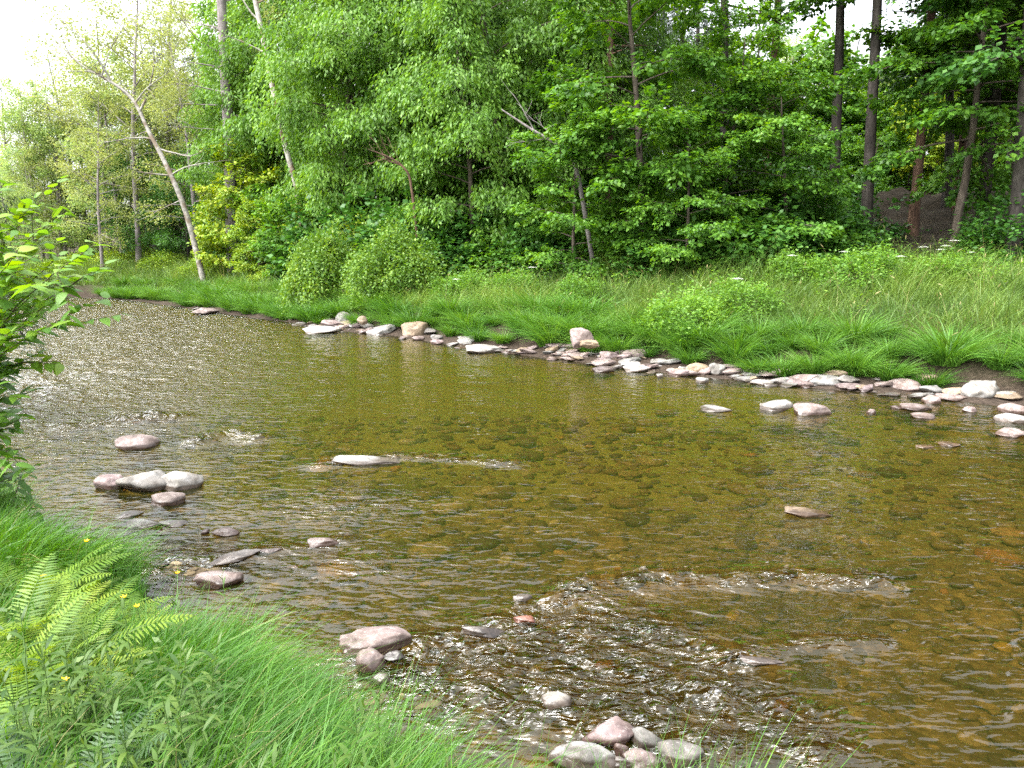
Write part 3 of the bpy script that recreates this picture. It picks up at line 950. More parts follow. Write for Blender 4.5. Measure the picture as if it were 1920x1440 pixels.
def sprays(acc, P, D, style, gg, scale=1.0, per=None):
    L, Wd, Th, dr, nj, ll, lw, m = SPRAY[style]
    m = per or m
    P = np.repeat(np.asarray(P), m, 0); D = np.repeat(unit(np.asarray(D)), m, 0)
    n = len(P)
    S = unit(np.cross(D, UP) + 1e-6)
    N = np.cross(S, D)
    t = gg.random(n) ** .8
    s = gg.uniform(-1, 1, n) * (1 - .55 * t)
    C = P + D * (t * L * scale)[:, None] + S * (s * Wd * scale)[:, None] + N * (gg.normal(0, Th * scale, n))[:, None]
    C[:, 2] -= (t ** 2 + s ** 2 * .6) * .22 * L * scale * max(dr, 0)
    dd = D * .6 + S * (np.sign(s) * .7)[:, None] + gg.normal(0, .3, (n, 3)); dd[:, 2] -= dr
    nn = UP + gg.normal(0, nj, (n, 3))
    sz = gg.uniform(.7, 1.25, n)
    leaf_quads(acc, C, dd, nn, ll * sz * scale ** .5, lw * sz * scale ** .5, gg.random(n))


def tree(seed, H, base, Rad, nl, style, r0, el=(.1, .9), shape='dome', droop=-.05, subs=6, lean=(0, 0), twist=.03, leaf_from=.28, per=None, scale=1.0, gap=.0, sp=.3):
    """trunk with tapered limbs and sub-limbs; leaf sprays along them"""
    gg = np.random.default_rng(seed)
    tr, cr = Acc(), Acc()
    n = 14
    tp = [np.zeros(3)]
    d = np.array((lean[0], lean[1], 1.0))
    for k in range(n):
        d = unit(d + gg.normal(0, twist, 3) * (1, 1, 0))
        tp.append(tp[-1] + d * H / n)
    tp = np.array(tp); tp[0, 2] = -.4
    q = np.linspace(0, 1, n + 1)
    tr_r = r0 * ((1 - q) ** .75 * .95 + .05); tr_r[0] *= 1.35
    tube(tr, tp, tr_r, 9)
    P, D = [], []
    az = gg.uniform(0, 6.28)
    for i in range(nl):
        u = (i + gg.uniform(0, 1)) / nl
        if gap and gg.random() < gap:
            continue
        h = base + (H - base) * u * .98
        a = h / H * n; k = min(int(a), n - 1); s = tp[k] + (tp[k + 1] - tp[k]) * (a - k)
        az += 2.4 + gg.normal(0, .5)
        e = el[0] + (el[1] - el[0]) * u + gg.normal(0, .12)
        sh = {'dome': math.sqrt(max(0.02, 1 - u ** 2)) * (.75 + .25 * min(1, u * 4)), 'cone': 1 - .9 * u, 'col': (1 - u ** 4) * (.8 + .2 * u),
              'spread': (.6 + .4 * min(1, u * 3)) * math.sqrt(max(.05, 1 - u ** 3))}[shape]
        ln = Rad * sh * gg.uniform(.7, 1.15)
        dv = np.array((math.cos(az) * math.cos(e), math.sin(az) * math.cos(e), math.sin(e)))
        lp = limb(s, dv, ln, 6, droop, .1, gg)
        rr = max(.012, r0 * .34 * (1 - u * .6) * min(1, ln / Rad + .2))
        tube(tr, lp, np.linspace(rr, .006, 7), 5)
        ns = max(2, int(subs * ln / Rad + .5))
        for j in range(ns):
            t = leaf_from + (1 - leaf_from) * (j + gg.uniform(0, 1)) / ns
            a = t * 6; kk = min(int(a), 5); s2 = lp[kk] + (lp[kk + 1] - lp[kk]) * (a - kk)
            ax = unit(lp[kk + 1] - lp[kk])
            sg = 1 if (j % 2) else -1
            an = sg * gg.uniform(.5, 1.15)
            d2 = np.array((ax[0] * math.cos(an) - ax[1] * math.sin(an), ax[0] * math.sin(an) + ax[1] * math.cos(an), ax[2] * .6 + gg.normal(.05, .15)))
            l2 = max(.35, ln * .42 * (1.15 - t) * gg.uniform(.8, 1.3))
            sp_ = limb(s2, d2, l2, 3, droop, .12, gg)
            tube(tr, sp_, np.linspace(max(.006, rr * .35), .003, 4), 3)
            na = max(1, int(l2 / sp))
            for c in range(na):
                w_ = (c + .6) / na
                b = w_ * 3; kb = min(int(b), 2)
                P.append(sp_[kb] + (sp_[kb + 1] - sp_[kb]) * (b - kb)); D.append(sp_[kb + 1] - sp_[kb] + gg.normal(0, .05, 3))
        P.append(lp[-2]); D.append(lp[-1] - lp[-2])
        P.append(lp[-1]); D.append(lp[-1] - lp[-2])
    sprays(cr, np.array(P), np.array(D), style, gg, scale, per)
    return tr, cr


def tree_kind(name, bark, leaf, *a, **k):
    tr, cr = tree(*a, **k)
    return Kind(name, [('trunk', tr.mesh('trunk', M[bark], True)), ('crown', cr.mesh('crown', M[leaf]))])


def shrub_kind(name, seed, rx, ry, h, leaf, style, nspray, bark='red_stem', per=None, scale=1.0, nstem=14, lump=.3, low=.03):
    gg = np.random.default_rng(seed)
    st, cr = Acc(), Acc()
    d = unit(gg.normal(0, 1, (nspray, 3))); d[:, 2] = np.abs(d[:, 2]) * 1.02 - .08
    rad = gg.uniform(.35, 1, nspray) ** .4
    rad = rad * (1 + lump * fbm(d[:, 0] * 2.2 + seed, d[:, 1] * 2.2, d[:, 2] * 2.2, seed, 3))
    P = d * rad[:, None] * np.array((rx, ry, h))
    far_ = gg.random(nspray) < .07
    P[far_] *= gg.uniform(1.02, 1.28, (far_.sum(), 1))              # stray shoots
    P[:, 2] = np.maximum(P[:, 2], low)
    D = d * np.array((1, 1, .8)) + gg.normal(0, .35, (nspray, 3)) + np.array((0, 0, .25))
    sprays(cr, P, D, style, gg, scale, per)
    for k in gg.choice(nspray, min(nspray, nstem), replace=False):
        e = P[k] * .95
        b = np.array((e[0] * .12, e[1] * .12, -.1))
        q = np.linspace(0, 1, 6)[:, None]
        tube(st, b + (e - b) * q + np.array((0, 0, 1.0)) * (q * (1 - q)) * h * .35, np.linspace(.018, .005, 6) * max(1, h * .6), 4)
    return Kind(name, [('stem', st.mesh('stem', M[bark], True)), ('foliage', cr.mesh('foliage', M[leaf]))])


def place(kind, px, depth, rz=None, scale=1.0, label=None, cat='tree', group=None, dz=0.0, tilt=(0, 0)):
    x = (px - CX) / F * depth
    # pitch matters a little: use the ray at the horizon
    x = at(px, 430, depth)[0]
    return kind.put((x, depth, gz(x, depth) + dz), R.uniform(0, 6.28) if rz is None else rz, scale, label, cat, group, tilt)


K = {}
K['maple'] = tree_kind('maple_tree', 'bark', 'maple', 1, 13, 1.2, 4.2, 34, 'maple', .16, el=(.0, .75), shape='spread', droop=-.05, subs=8)
K['maple2'] = tree_kind('maple_tree', 'bark', 'maple', 2, 9, .8, 3.4, 26, 'maple', .11, el=(.05, .7), shape='dome', droop=-.04, subs=8)
K['ash'] = tree_kind('ash_tree', 'bark', 'ash', 3, 17, 2.0, 4.0, 44, 'ash', .19, el=(.1, .9), shape='spread', droop=-.09, subs=7)
K['ash2'] = tree_kind('ash_tree', 'bark', 'ash', 4, 14, 1.8, 3.6, 38, 'ash', .15, el=(.15, .95), shape='dome', droop=-.10, subs=7)
K['tall'] = tree_kind('tall_maple_tree', 'darkbark', 'maple', 5, 21, 4.6, 4.8, 36, 'maple', .22, el=(-.05, .8), shape='spread', droop=-.03, subs=7, twist=.015)
K['tall2'] = tree_kind('tall_maple_tree', 'darkbark', 'deep', 6, 20, 5.0, 4.2, 26, 'maple', .2, el=(0, .8), shape='spread', droop=-.03, subs=6, twist=.02)
K['maple3'] = tree_kind('maple_tree', 'bark', 'maple', 15, 13, 3.6, 4.2, 34, 'maple', .15, el=(-.05, .7), shape='spread', droop=-.04, subs=8)
K['high'] = tree_kind('tall_maple_tree', 'darkbark', 'maple', 16, 23, 9.3, 4.6, 30, 'maple', .22, el=(-.05, .8), shape='spread', droop=-.03, subs=7, twist=.015)
K['pine'] = tree_kind('pine_tree', 'pinebark', 'needle', 7, 24, 8, 2.6, 40, 'pinetuft', .2, el=(-.1, .5), shape='spread', droop=.02, subs=6, twist=.01, per=30, gap=.2)
K['hemlock'] = tree_kind('hemlock_tree', 'darkbark', 'needle', 8, 19, 2.0, 3.4, 70, 'needle', .2, el=(-.1, .3), shape='cone', droop=-.06, subs=8, twist=.01, sp=.3)
K['pale'] = tree_kind('willow_tree', 'greybark', 'pale', 9, 13, 1.2, 3.8, 34, 'small', .15, el=(.2, 1.0), shape='dome', droop=-.05, subs=7)
K['pale2'] = tree_kind('willow_tree', 'greybark', 'olive', 10, 14, 2.5, 3.6, 30, 'sparse', .14, el=(.2, 1.0), shape='spread', droop=-.04, subs=8)
K['thin'] = tree_kind('thin_tree', 'darkbark', 'maple', 17, 15, 4, 3.8, 26, 'sparse', .14, el=(.2, 1.0), shape='spread', droop=-.04, subs=7, per=14)
K['deep'] = tree_kind('bushy_tree', 'darkbark', 'deep', 11, 8, .5, 3.0, 30, 'small', .1, el=(.05, .9), shape='dome', droop=-.04, subs=8)
K['yellow'] = tree_kind('young_maple_tree', 'bark', 'yellow', 12, 6.5, .5, 2.6, 26, 'maple', .08, el=(.1, .9), shape='dome', droop=-.04, subs=7)
K['green'] = tree_kind('young_maple_tree', 'bark', 'maple', 13, 5.5, .4, 2.6, 24, 'maple', .08, el=(.05, .8), shape='dome', droop=-.05, subs=7)
K['under'] = shrub_kind('understory_shrub', 21, 1.7, 1.7, 2.2, 'deep', 'maple', 150, per=26, lump=.5, low=.15)
K['under2'] = shrub_kind('understory_shrub', 22, 1.5, 1.5, 1.7, 'maple', 'maple', 130, per=26, lump=.5, low=.12)
K['mound'] = shrub_kind('rounded_shrub', 23, 1.55, 1.4, 1.75, 'shrub', 'shrub', 800, lump=.5, scale=1.4)
K['mound2'] = shrub_kind('rounded_shrub', 24, 1.3, 1.3, 1.6, 'shrub', 'shrub', 650, lump=.55, scale=1.4)
K['weed'] = shrub_kind('leafy_weed', 25, 1.2, 1.0, .95, 'ash', 'shrub', 260, per=22, lump=.5, scale=1.15)
K['weedy'] = shrub_kind('leafy_weed', 26, 1.2, 1.0, .8, 'yellow', 'shrub', 200, per=20, lump=.5)

# forest edge, named one by one
place(K['ash'], 640, 37, .3, .95, 'tall drooping leaved ash nearest the pale slanting trunk')
place(K['ash'], 800, 35, 2.1, 1.0, 'tall drooping leaved ash rising behind the double rounded shrubs')
place(K['ash'], 960, 33, 4.0, 1.02, 'tall drooping leaved ash at the middle of the forest edge')
place(K['ash2'], 715, 36, 1.2, .85, 'shorter ash directly behind the rounded shrubs')
place(K['ash2'], 890, 32, 5.0, .85, 'shorter ash standing over the tan boulder')
place(K['maple'], 1210, 28.0, .9, .95, 'layered maple with bright level sprays above the pinkish boulder')
place(K['maple'], 1345, 27.0, 3.7, .64, 'layered maple at the edge of the dark trunk opening')
place(K['maple2'], 1075, 28.0, 2.2, .68, 'low bright maple below the long bare limb')
place(K['maple2'], 1290, 25.5, 5.2, .62, 'small maple overhanging the weeds past the pinkish boulder')
place(K['maple2'], 1480, 26.5, .9, .74, 'broad low maple bordering the dark trunk opening')
place(K['maple3'], 1790, 26.0, 2.9, .95, 'high crowned maple spreading over the embankment')
place(K['maple3'], 1900, 27.5, 4.9, 1.05, 'high crowned maple close to the thick dark trunk')
place(K['yellow'], 455, 43.0, .4, 1.0, 'yellow green young maple between the two pale trunks')
place(K['yellow'], 600, 38.0, 2.9, .62, 'small yellow green maple at the foot of the slanting trunk')
place(K['green'], 520, 42.0, 1.3, .9, 'green young maple beside the slanting pale trunk')
place(K['deep'], 275, 55.0, .8, .95, 'dark bushy tree behind the leaning birch')
place(K['deep'], 350, 52.0, 3.0, .85, 'dark bushy tree at the foot of the leaning birch')
place(K['deep'], 410, 49.5, 4.4, .62, 'small dark bush tree just past the leaning birch')
place(K['pale'], 120, 58.0, .5, .9, 'pale green willow across the bend, nearest the open sky')
place(K['pale'], 225, 56.0, 2.4, 1.05, 'pale green willow between the sky gap and the birch')
place(K['pale2'], 300, 58.0, 1.0, 1.15, 'sparse olive tree with thin crown above the birch')
place(K['pale2'], 185, 50.0, 3.6, .8, 'sparse olive tree with bare twigs against the sky')
place(K['pale2'], 60, 54.0, 4.6, .55, 'low sparse olive tree under the open sky')
for px_, dp_, sc2 in [(160, 64, .9), (90, 62, .7), (250, 66, 1.1), (310, 62, 1.0), (30, 60, 1.0), (75, 58, .95), (200, 60, .8), (-30, 52, .6), (360, 64, 1.1), (420, 58, 1.0)]:
    place(K['pale'], px_, dp_, None, sc2, 'pale willow in the row beyond the river bend', 'tree', 'pale willows beyond the bend')
for px_, dp_, sc2 in [(200, 57, 1.25), (255, 53, 1.35), (320, 60, 1.6), (150, 62, 1.15), (110, 58, .9)]:
    place(K['pale2'], px_, dp_, None, sc2, 'tall sparse olive tree in the row beyond the birch', 'tree', 'sparse olive trees beyond the birch')
for px_, dp_, sc2 in [(1395, 54, 1.1), (1560, 62, .95), (1745, 55, 1.0)]:
    place(K['thin'], px_, dp_, None, sc2, 'thin crowned tree filtering the sky gap behind the tall maples', 'tree', 'thin crowned trees at the sky gap')
place(K['pale'], 20, 46.0, 1.6, .55, 'low pale willow behind the broad leaved shrub')
place(K['pale'], -70, 42.0, 4.6, .6, 'pale willow at the frame edge beyond the bend')
place(K['pale2'], 370, 50.0, 5.5, 1.1, 'sparse olive tree beside the grey pine trunk')

# tall trunks behind the right hand opening
for px, dp, kd, sc_, lab in [
    (1140, 33, 'pine', 1.0, 'reddish pine trunk showing above the long bare limb'),
    (1355, 32, 'high', .95, 'tall maple whose pale trunk tops the layered maple'),
    (1432, 34, 'pine', 1.05, 'pine trunk on the near side of the sky gap'),
    (1560, 31, 'high', 1.0, 'tall maple with its trunk splitting the sky gap'),
    (1622, 29, 'high', 1.0, 'tall dark maple with the bluish straight trunk'),
    (1712, 30, 'pine', .95, 'pine with reddish trunk before the dark embankment'),
    (1772, 33, 'tall2', .95, 'slim dark maple next to a twin pine'),
    (1790, 32, 'pine', .8, 'thin pine touching the slim dark maple'),
    (1838, 28, 'tall', 1.0, 'tall maple with mossy trunk near the photo edge'),
    (1906, 24, 'tall2', 1.08, 'thick dark trunk cut by the photo edge'),
]:
    place(K[kd], px, dp, None, sc_, lab)

# deeper woods: trees with nothing to tell them apart
for px, dp, kd, sc_ in [(430, 62, 'hemlock', 1.0), (560, 55, 'hemlock', 1.0), (700, 50, 'hemlock', 1.05), (1050, 44, 'hemlock', 1.0), (480, 56, 'hemlock', .9), (640, 60, 'hemlock', 1.1), (760, 56, 'hemlock', 1.1), (880, 58, 'hemlock', 1.2), (1000, 56, 'hemlock', 1.1), (1120, 54, 'hemlock', 1.1), (1300, 50, 'hemlock', 1.0), (1230, 56, 'hemlock', 1.1), (380, 60, 'hemlock', .8), (1180, 46, 'hemlock', 1.0),
                        (820, 46, 'hemlock', 1.05), (940, 52, 'hemlock', 1.1), (1260, 42, 'hemlock', .9), (330, 66, 'hemlock', .95)]:
    place(K[kd], px, dp, None, sc_, 'dark hemlock standing deep in the woods behind the leafy edge', group='hemlocks deep in the woods')
for px, dp, kd, sc_ in [(690, 38, 'ash', .95), (560, 45, 'ash2', 1.05), (850, 37, 'ash2', 1.1), (460, 46, 'ash', .9), (970, 36, 'ash', .95), (1060, 34, 'ash2', 1.0), (1150, 35, 'ash', .85), (600, 46, 'ash', 1.05), (760, 44, 'ash', 1.1), (1010, 40, 'ash2', 1.2), (500, 48, 'ash2', 1.1), (880, 42, 'ash', 1.1), (1130, 40, 'ash', .95)]:
    place(K[kd], px, dp, None, sc_, 'ash crown filling the second row of the woods', group='ash trees of the second row')
for px, dp, kd, sc_ in [(1880, 42, 'tall2', .9), (1800, 50, 'tall', .85), (1960, 34, 'tall', 1), (2060, 28, 'tall2', 1),
                        (2180, 24, 'tall', .9)]:
    place(K[kd], px, dp, None, sc_, 'slender dark trunk among others behind the embankment', group='slender trunks behind the embankment')
for px, dp, kd, sc_ in [(1750, 44, 'yellow', .9), (1830, 43, 'green', 1.0), (1700, 48, 'green', 1.1), (1620, 46, 'green', .7), (1900, 46, 'yellow', .9), (1540, 48, 'green', .75), (1790, 52, 'pale', .7), (1660, 55, 'pale', .8), (1880, 56, 'pale', .8), (1960, 50, 'green', 1.3), (1730, 60, 'pale', .9), (1800, 62, 'pale', .95), (1580, 58, 'pale', .8), (1930, 60, 'pale', .9), (1450, 60, 'pale', .9)]:
    place(K[kd], px, dp, None, sc_, 'sunlit young tree seen through the trunks above the embankment', group='sunlit young trees above the embankment')
for i_, px in enumerate(range(1270, 2040, 55)):
    place(K[('green', 'pale', 'green')[i_ % 3]], px + R.uniform(-15, 15), R.uniform(52, 64), None, (1.9, .9, 1.6)[i_ % 3], 'light green tree closing the view far behind the embankment', group='light green trees far behind the embankment')
for px, dp, kd, sc_ in [(700, 33, 'under', 1.3), (780, 32.5, 'under', 1.3), (1000, 33, 'under', 1.4), (560, 37, 'green', .7), (640, 36, 'under', 1.5), (480, 40, 'yellow', .6), (880, 35, 'under', 1.6), (750, 37, 'under', 1.6),
                        (1180, 33, 'under', 1.5), (1280, 32, 'under', 1.5), (1080, 35, 'under', 1.6), (1420, 33, 'under', 1.5), (1330, 27, 'under', 1.0), (1420, 26, 'under', 1.05), (1500, 27, 'under', 1.0), (1565, 27.5, 'under', .8), (1240, 27, 'under', .9), (1150, 29, 'under2', .9),
                        (1450, 29, 'under', 1.3), (1360, 30, 'under', 1.3), (1540, 31, 'under', 1.2), (1020, 30, 'under', .9), (930, 31, 'under2', .9), (850, 31.5, 'under', .9), (1100, 31, 'under', 1.1),
                        (1880, 25, 'under', .7), (1930, 24, 'under', .9), (1600, 28, 'under', .55)]:
    place(K[kd], px, dp, None, sc_, 'shaded leafy shrub under the trees of the forest edge', 'shrub', 'shaded shrubs under the forest edge')

# open slope shrubs
place(K['mound'], 737, 28.6, .6, (1.0, 1.0, 1.42), 'large rounded green shrub, the fuller one of the touching pair', 'shrub')
place(K['mound2'], 600, 30.5, 2.0, (.95, .95, 1.7), 'rounded green shrub standing against the fuller one', 'shrub')
place(K['weedy'], 655, 33.0, 1.0, (1.5, 1.5, 2.9), 'yellow green scrub rising behind the rounded pair', 'shrub')
place(K['weed'], 1290, 18.6, 1.0, .95, 'bright leafy bramble behind the pinkish boulder', 'shrub')
place(K['weed'], 1400, 19.5, 2.5, .85, 'bright leafy bramble joined to the one by the boulder', 'shrub')
place(K['weed'], 1620, 21.5, .2, 1.05, 'leafy bramble at the foot of the dark embankment', 'shrub')
place(K['weed'], 1090, 23.5, 4.0, .8, 'leafy weed patch above the pinkish boulder', 'shrub')
place(K['weed'], 960, 26.0, 5.0, .9, 'leafy weed patch under the middle ash', 'shrub')
place(K['weedy'], 500, 38.0, 2.2, .9, 'yellowish weed patch on the bank before the birch', 'shrub')
place(K['weedy'], 390, 45.0, 3.3, 1.3, 'yellowish scrub below the leaning birch', 'shrub')
place(K['weedy'], 300, 50.0, .7, 1.2, 'yellowish scrub at the far bend of the river', 'shrub')
place(K['weed'], 860, 27.0, .7, .9, 'leafy weed patch beside the rounded shrub', 'shrub')
place(K['weed'], 1500, 23.0, 3.7, .9, 'leafy weed patch under the layered maple edge', 'shrub')
place(K['weed'], 1760, 21.5, 5.7, .8, 'leafy weed patch with white flower heads below the embankment', 'shrub')
for px, dp in [(130, 53), (210, 54), (60, 50), (260, 54), (10, 46), (170, 57), (-60, 44)]:
    place(K['weedy'], px, dp, None, 1.25, 'pale yellow bank scrub along the far bend', 'shrub', 'pale scrub along the far bend')


# fallen logs on the dark slope
def fallen_log(px, py, depth, ln, r, rz, label):
    gg = np.random.default_rng(int(px))
    a = Acc()
    p = limb((-ln / 2, 0, 0), (1, 0, 0), ln, 10, 0, .03, gg)
    tube(a, p, np.linspace(r, r * .6, 11), 9)
    b = Acc()
    for k in (3, 6, 8):
        q = limb(p[k], (gg.normal(.3, .3), gg.normal(0, .6), .8), gg.uniform(.3, .8), 4, 0, .1, gg)
        tube(b, q, np.linspace(r * .35, .008, 5), 5)
    q = at(px, py, depth)
    Kind('fallen_log', [('trunk', a.mesh('trunk', M['bark'], True)), ('branch', b.mesh('branch', M['bark'], True))]).put((q[0], depth, gz(q[0], depth) + r * .7), rz, 1, label, 'log')


fallen_log(1820, 395, 27.5, 3.6, .11, .25, 'grey fallen log lying across the dark slope')
fallen_log(1740, 400, 29.0, 2.6, .09, -.3, 'short fallen log higher on the dark slope')
fallen_log(1870, 380, 30.0, 3.0, .08, .1, 'thin fallen log behind the tall mossy maple')

# bespoke slanting trunks -------------------------------------------------------
def bent_tree(name, pts, rad, bark, leaf, style, branches, label, seed, per=None):
    """trunk through given picture points at one distance, with named side branches"""
    gg = np.random.default_rng(seed)
    tr, cr = Acc(), Acc()
    base = pts[0]
    P3 = np.array(pts)
    q = np.linspace(0, len(P3) - 1, 24)
    pp = np.stack([np.interp(q, np.arange(len(P3)), P3[:, k]) for k in range(3)], 1)
    for _ in range(2):
        pp[1:-1] = (pp[:-2] + 2 * pp[1:-1] + pp[2:]) / 4
    rr = np.interp(q, np.arange(len(P3)), rad)
    tube(tr, pp - base, rr, 9)
    AP, AD = [], []
    for i, d, ln, r_, leafy in branches:
        s = pp[i] - base
        lp = limb(s, d, ln, 6, .02, .16, gg)
        tube(tr, lp, np.linspace(r_, .006, 7), 5)
        for j in range(5):
            t = gg.uniform(.3, 1); a = t * 6; k = min(int(a), 5)
            s2 = lp[k] + (lp[k + 1] - lp[k]) * (a - k)
            d2 = unit(lp[k + 1] - lp[k]) + gg.normal(0, .5, 3)
            tw = limb(s2, d2, ln * gg.uniform(.2, .45), 3, .0, .2, gg)
            tube(tr, tw, np.linspace(r_ * .35, .004, 4), 3)
            if leafy:
                for c in range(3):
                    AP.append(tw[1 + c]); AD.append(tw[-1] - tw[0])
    parts = [('trunk', tr.mesh('trunk', M[bark], True))]
    if AP:
        sprays(cr, np.array(AP), np.array(AD), style, gg, 1.2, per)
        parts.append(('crown', cr.mesh('crown', M[leaf])))
    return Kind(name, parts).put(base, 0, 1, label, 'tree')


d = 42.0
bp_ = [at(380, 470, d), at(352, 400, d), at(322, 330, d), at(300, 285, d + .3), at(272, 235, d + .6), at(254, 185, d + .8), at(205, 150, d + 1), at(150, 125, d + 1.2), at(90, 60, d + 1.5)]
bp_[0][2] = gz(bp_[0][0], bp_[0][1]) - .2
bent_tree('birch_tree', bp_, [.16, .145, .13, .115, .10, .09, .07, .045, .02], 'birchbark', 'olive', 'sparse',
          [(6, (-1, -.2, -.1), 2.6, .06, 0), (6, (1, .1, .45), 2.8, .05, 0), (10, (-1, 0, .15), 2.8, .06, 1), (9, (1, .2, -.35), 3.2, .05, 0), (13, (.7, .2, .9), 3.6, .07, 1), (15, (-1, 0, .5), 3.0, .06, 1),
           (14, (.9, -.3, .7), 3.0, .05, 1), (17, (-.5, 0, 1), 3.6, .06, 1), (18, (.3, 0, 1), 3.4, .05, 1), (19, (-1, 0, .1), 2.5, .04, 1), (21, (-.3, 0, 1), 2.6, .03, 1), (4, (-1, -.3, -.5), 2.0, .04, 0)],
          'leaning pale birch with bare crooked limbs over the bank', 61, per=12)
d = 37.5
sp_ = [at(575, 440, d), at(560, 360, d), at(545, 310, d), at(530, 255, d), at(512, 170, d + .2), at(497, 90, d + .3), at(478, 0, d + .5), at(460, -90, d + .6), at(440, -200, d + .8)]
sp_[0][2] = gz(sp_[0][0], sp_[0][1]) - .2
bent_tree('aspen_tree', sp_, [.15, .14, .135, .13, .125, .12, .11, .08, .03], 'palebark', 'yellow', 'sparse',
          [(14, (-1, 0, .6), 2.6, .05, 0), (16, (-.9, 0, .7), 2.8, .05, 1), (17, (.9, .2, .8), 2.4, .04, 1), (19, (-1, -.2, .5), 2.8, .04, 1), (20, (1, 0, .6), 2.6, .04, 1), (21, (-.4, .3, 1), 2.4, .03, 1), (22, (.6, .3, 1), 2.2, .03, 1)],
          'slim pale aspen slanting across the upper woods', 62, per=14)
d = 44.0
pp_ = [at(432, 440, d), at(430, 270, d), at(424, 170, d), at(418, 60, d), at(412, -60, d), at(405, -250, d)]
pp_[0][2] = gz(pp_[0][0], pp_[0][1]) - .2
bent_tree('pine_tree', pp_, [.34, .30, .28, .26, .22, .1], 'greybark', 'olive', 'pinetuft',
          [(7, (1, -.2, .25), 3.2, .05, 1), (8, (-1, -.3, .0), 3.4, .06, 1), (9, (-1, 0, .35), 3.2, .05, 1), (10, (1, 0, .3), 3.4, .05, 1), (11, (-1, 0, .2), 3.4, .05, 1), (12, (-.8, -.5, .3), 3.2, .05, 1), (13, (1, -.3, .3), 3, .05, 1),
           (14, (-1, .2, .3), 3.2, .05, 1), (16, (1, 0, .3), 3, .05, 1), (17, (-1, -.2, .4), 3.2, .05, 1), (6, (-1, -.4, -.2), 2.6, .04, 0), (5, (-.9, -.2, -.35), 2.8, .04, 0), (19, (1, 0, .4), 2.6, .04, 1), (20, (-1, 0, .4), 2.6, .04, 1)],
          'grey pine trunk with ragged tufted branches', 63, per=34)
# long bare limb and dead twig fans at the forest edge
d = 27.2
fl = [at(1120, 440, d + 1), at(1080, 300, d), at(1045, 270, d), at(1000, 245, d), at(940, 205, d)]
fl[0][2] = gz(fl[0][0], fl[0][1]) - .1
bent_tree('dead_tree', fl, [.09, .075, .06, .045, .02], 'greybark', 'olive', 'sparse',
          [(10, (-.6, 0, .8), 1.6, .02, 0), (14, (-.8, 0, -.3), 1.4, .02, 0), (17, (-.4, 0, .9), 1.6, .02, 0)],
          'bare crooked dead limb reaching out over the low bright maple', 64)
d = 31.0
fl = [at(790, 430, d), at(770, 330, d), at(752, 308, d), at(725, 292, d), at(690, 280, d)]
fl[0][2] = gz(fl[0][0], fl[0][1]) - .1
bent_tree('dead_tree', fl, [.07, .05, .04, .03, .01], 'pinebark', 'olive', 'sparse',
          [(10, (-.8, 0, .4), 1.2, .02, 0), (12, (-.9, 0, .1), 1.3, .02, 0), (14, (-.7, 0, .6), 1.2, .015, 0), (16, (-.9, 0, -.2), 1.1, .015, 0), (18, (-.6, 0, .5), 1.0, .012, 0), (11, (-.3, -.4, .6), 1.2, .015, 0)],
          'fan of brown dead twigs in front of the ash leaves', 65)

# spruce whose boughs hang into the corner by the sky
K['spruce'] = tree_kind('spruce_tree', 'darkbark', 'needle', 31, 14, 1.5, 2.5, 80, 'spruce', .2, el=(-.15, .25), shape='cone', droop=-.1, subs=9, twist=.01, sp=.3)
sx = -9.6
K['spruce'].put((sx, 11.6, gz(sx, 11.6)), .4, 1.0, 'drooping spruce boughs hanging in front of the open sky', 'tree')

# ------------------------------------------------------------------ far bank grass
def scatter(n, x0, x1, y0, y1, gg):
    return gg.uniform(x0, x1, n), gg.uniform(y0, y1, n)


def in_frame(x, y, z, pad=80):
    c, s = math.cos(PITCH), math.sin(PITCH)
    fwd = y * c - (z - CAMZ) * s
    upc = y * s + (z - CAMZ) * c
    u = CX + F * x / np.maximum(fwd, .01); v = CY - F * upc / np.maximum(fwd, .01)
    return (fwd > .2) & (u > -pad) & (u < 1920 + pad) & (v < 1440 + pad * 3), u, v


gg = np.random.default_rng(101)
x, y = scatter(420000, -34, 18, 11, 56, gg)
z, df, dn, ins = land(x, y)
ok, pu, pv = in_frame(x, y, z)
dens = np.clip(1.5 - np.minimum(df, dn) / 14, .12, 1) * np.clip(22 / y, .25, 1)
k = ok & ~ins & (((df < dn) & (df > 1.7) & (df < 15)) | ((dn < df) & (dn > .25) & (dn < 14) & (y > 14))) & (gg.random(len(x)) < dens)
x, y, z, df = x[k], y[k], z[k], df[k]
n = len(x)
cl = fbm(x * .55, y * .55, seed=71)
hgt = (.6 + .3 * sstep(1, 4, df)) * (1 + .75 * cl + .3 * vn(x * 2.1, y * 2.1, seed=72)) * gg.uniform(.6, 1.2, n)
dirs = np.stack([gg.normal(0, .28, n) + .25 * vn(x * .8, y * .8, seed=5), gg.normal(0, .28, n) + .25 * vn(x * .8, y * .8, seed=6) - .1, np.ones(n)], 1)
bend = np.stack([gg.normal(0, .3, n), gg.normal(-.1, .3, n), -gg.uniform(.05, .45, n)], 1)
a = Acc()
blades(a, np.stack([x, y, z - .03], 1), dirs, hgt, gg.uniform(.012, .024, n) * np.clip(y / 18, 1, 2), bend, np.clip(.45 + .8 * cl + gg.normal(0, .34, n), 0, 1), 3)
tag(link('meadow_grass', a.mesh('meadow_grass', M['meadow'])), 'tall bright meadow grass covering the slope of the far bank', 'grass', kind='stuff')

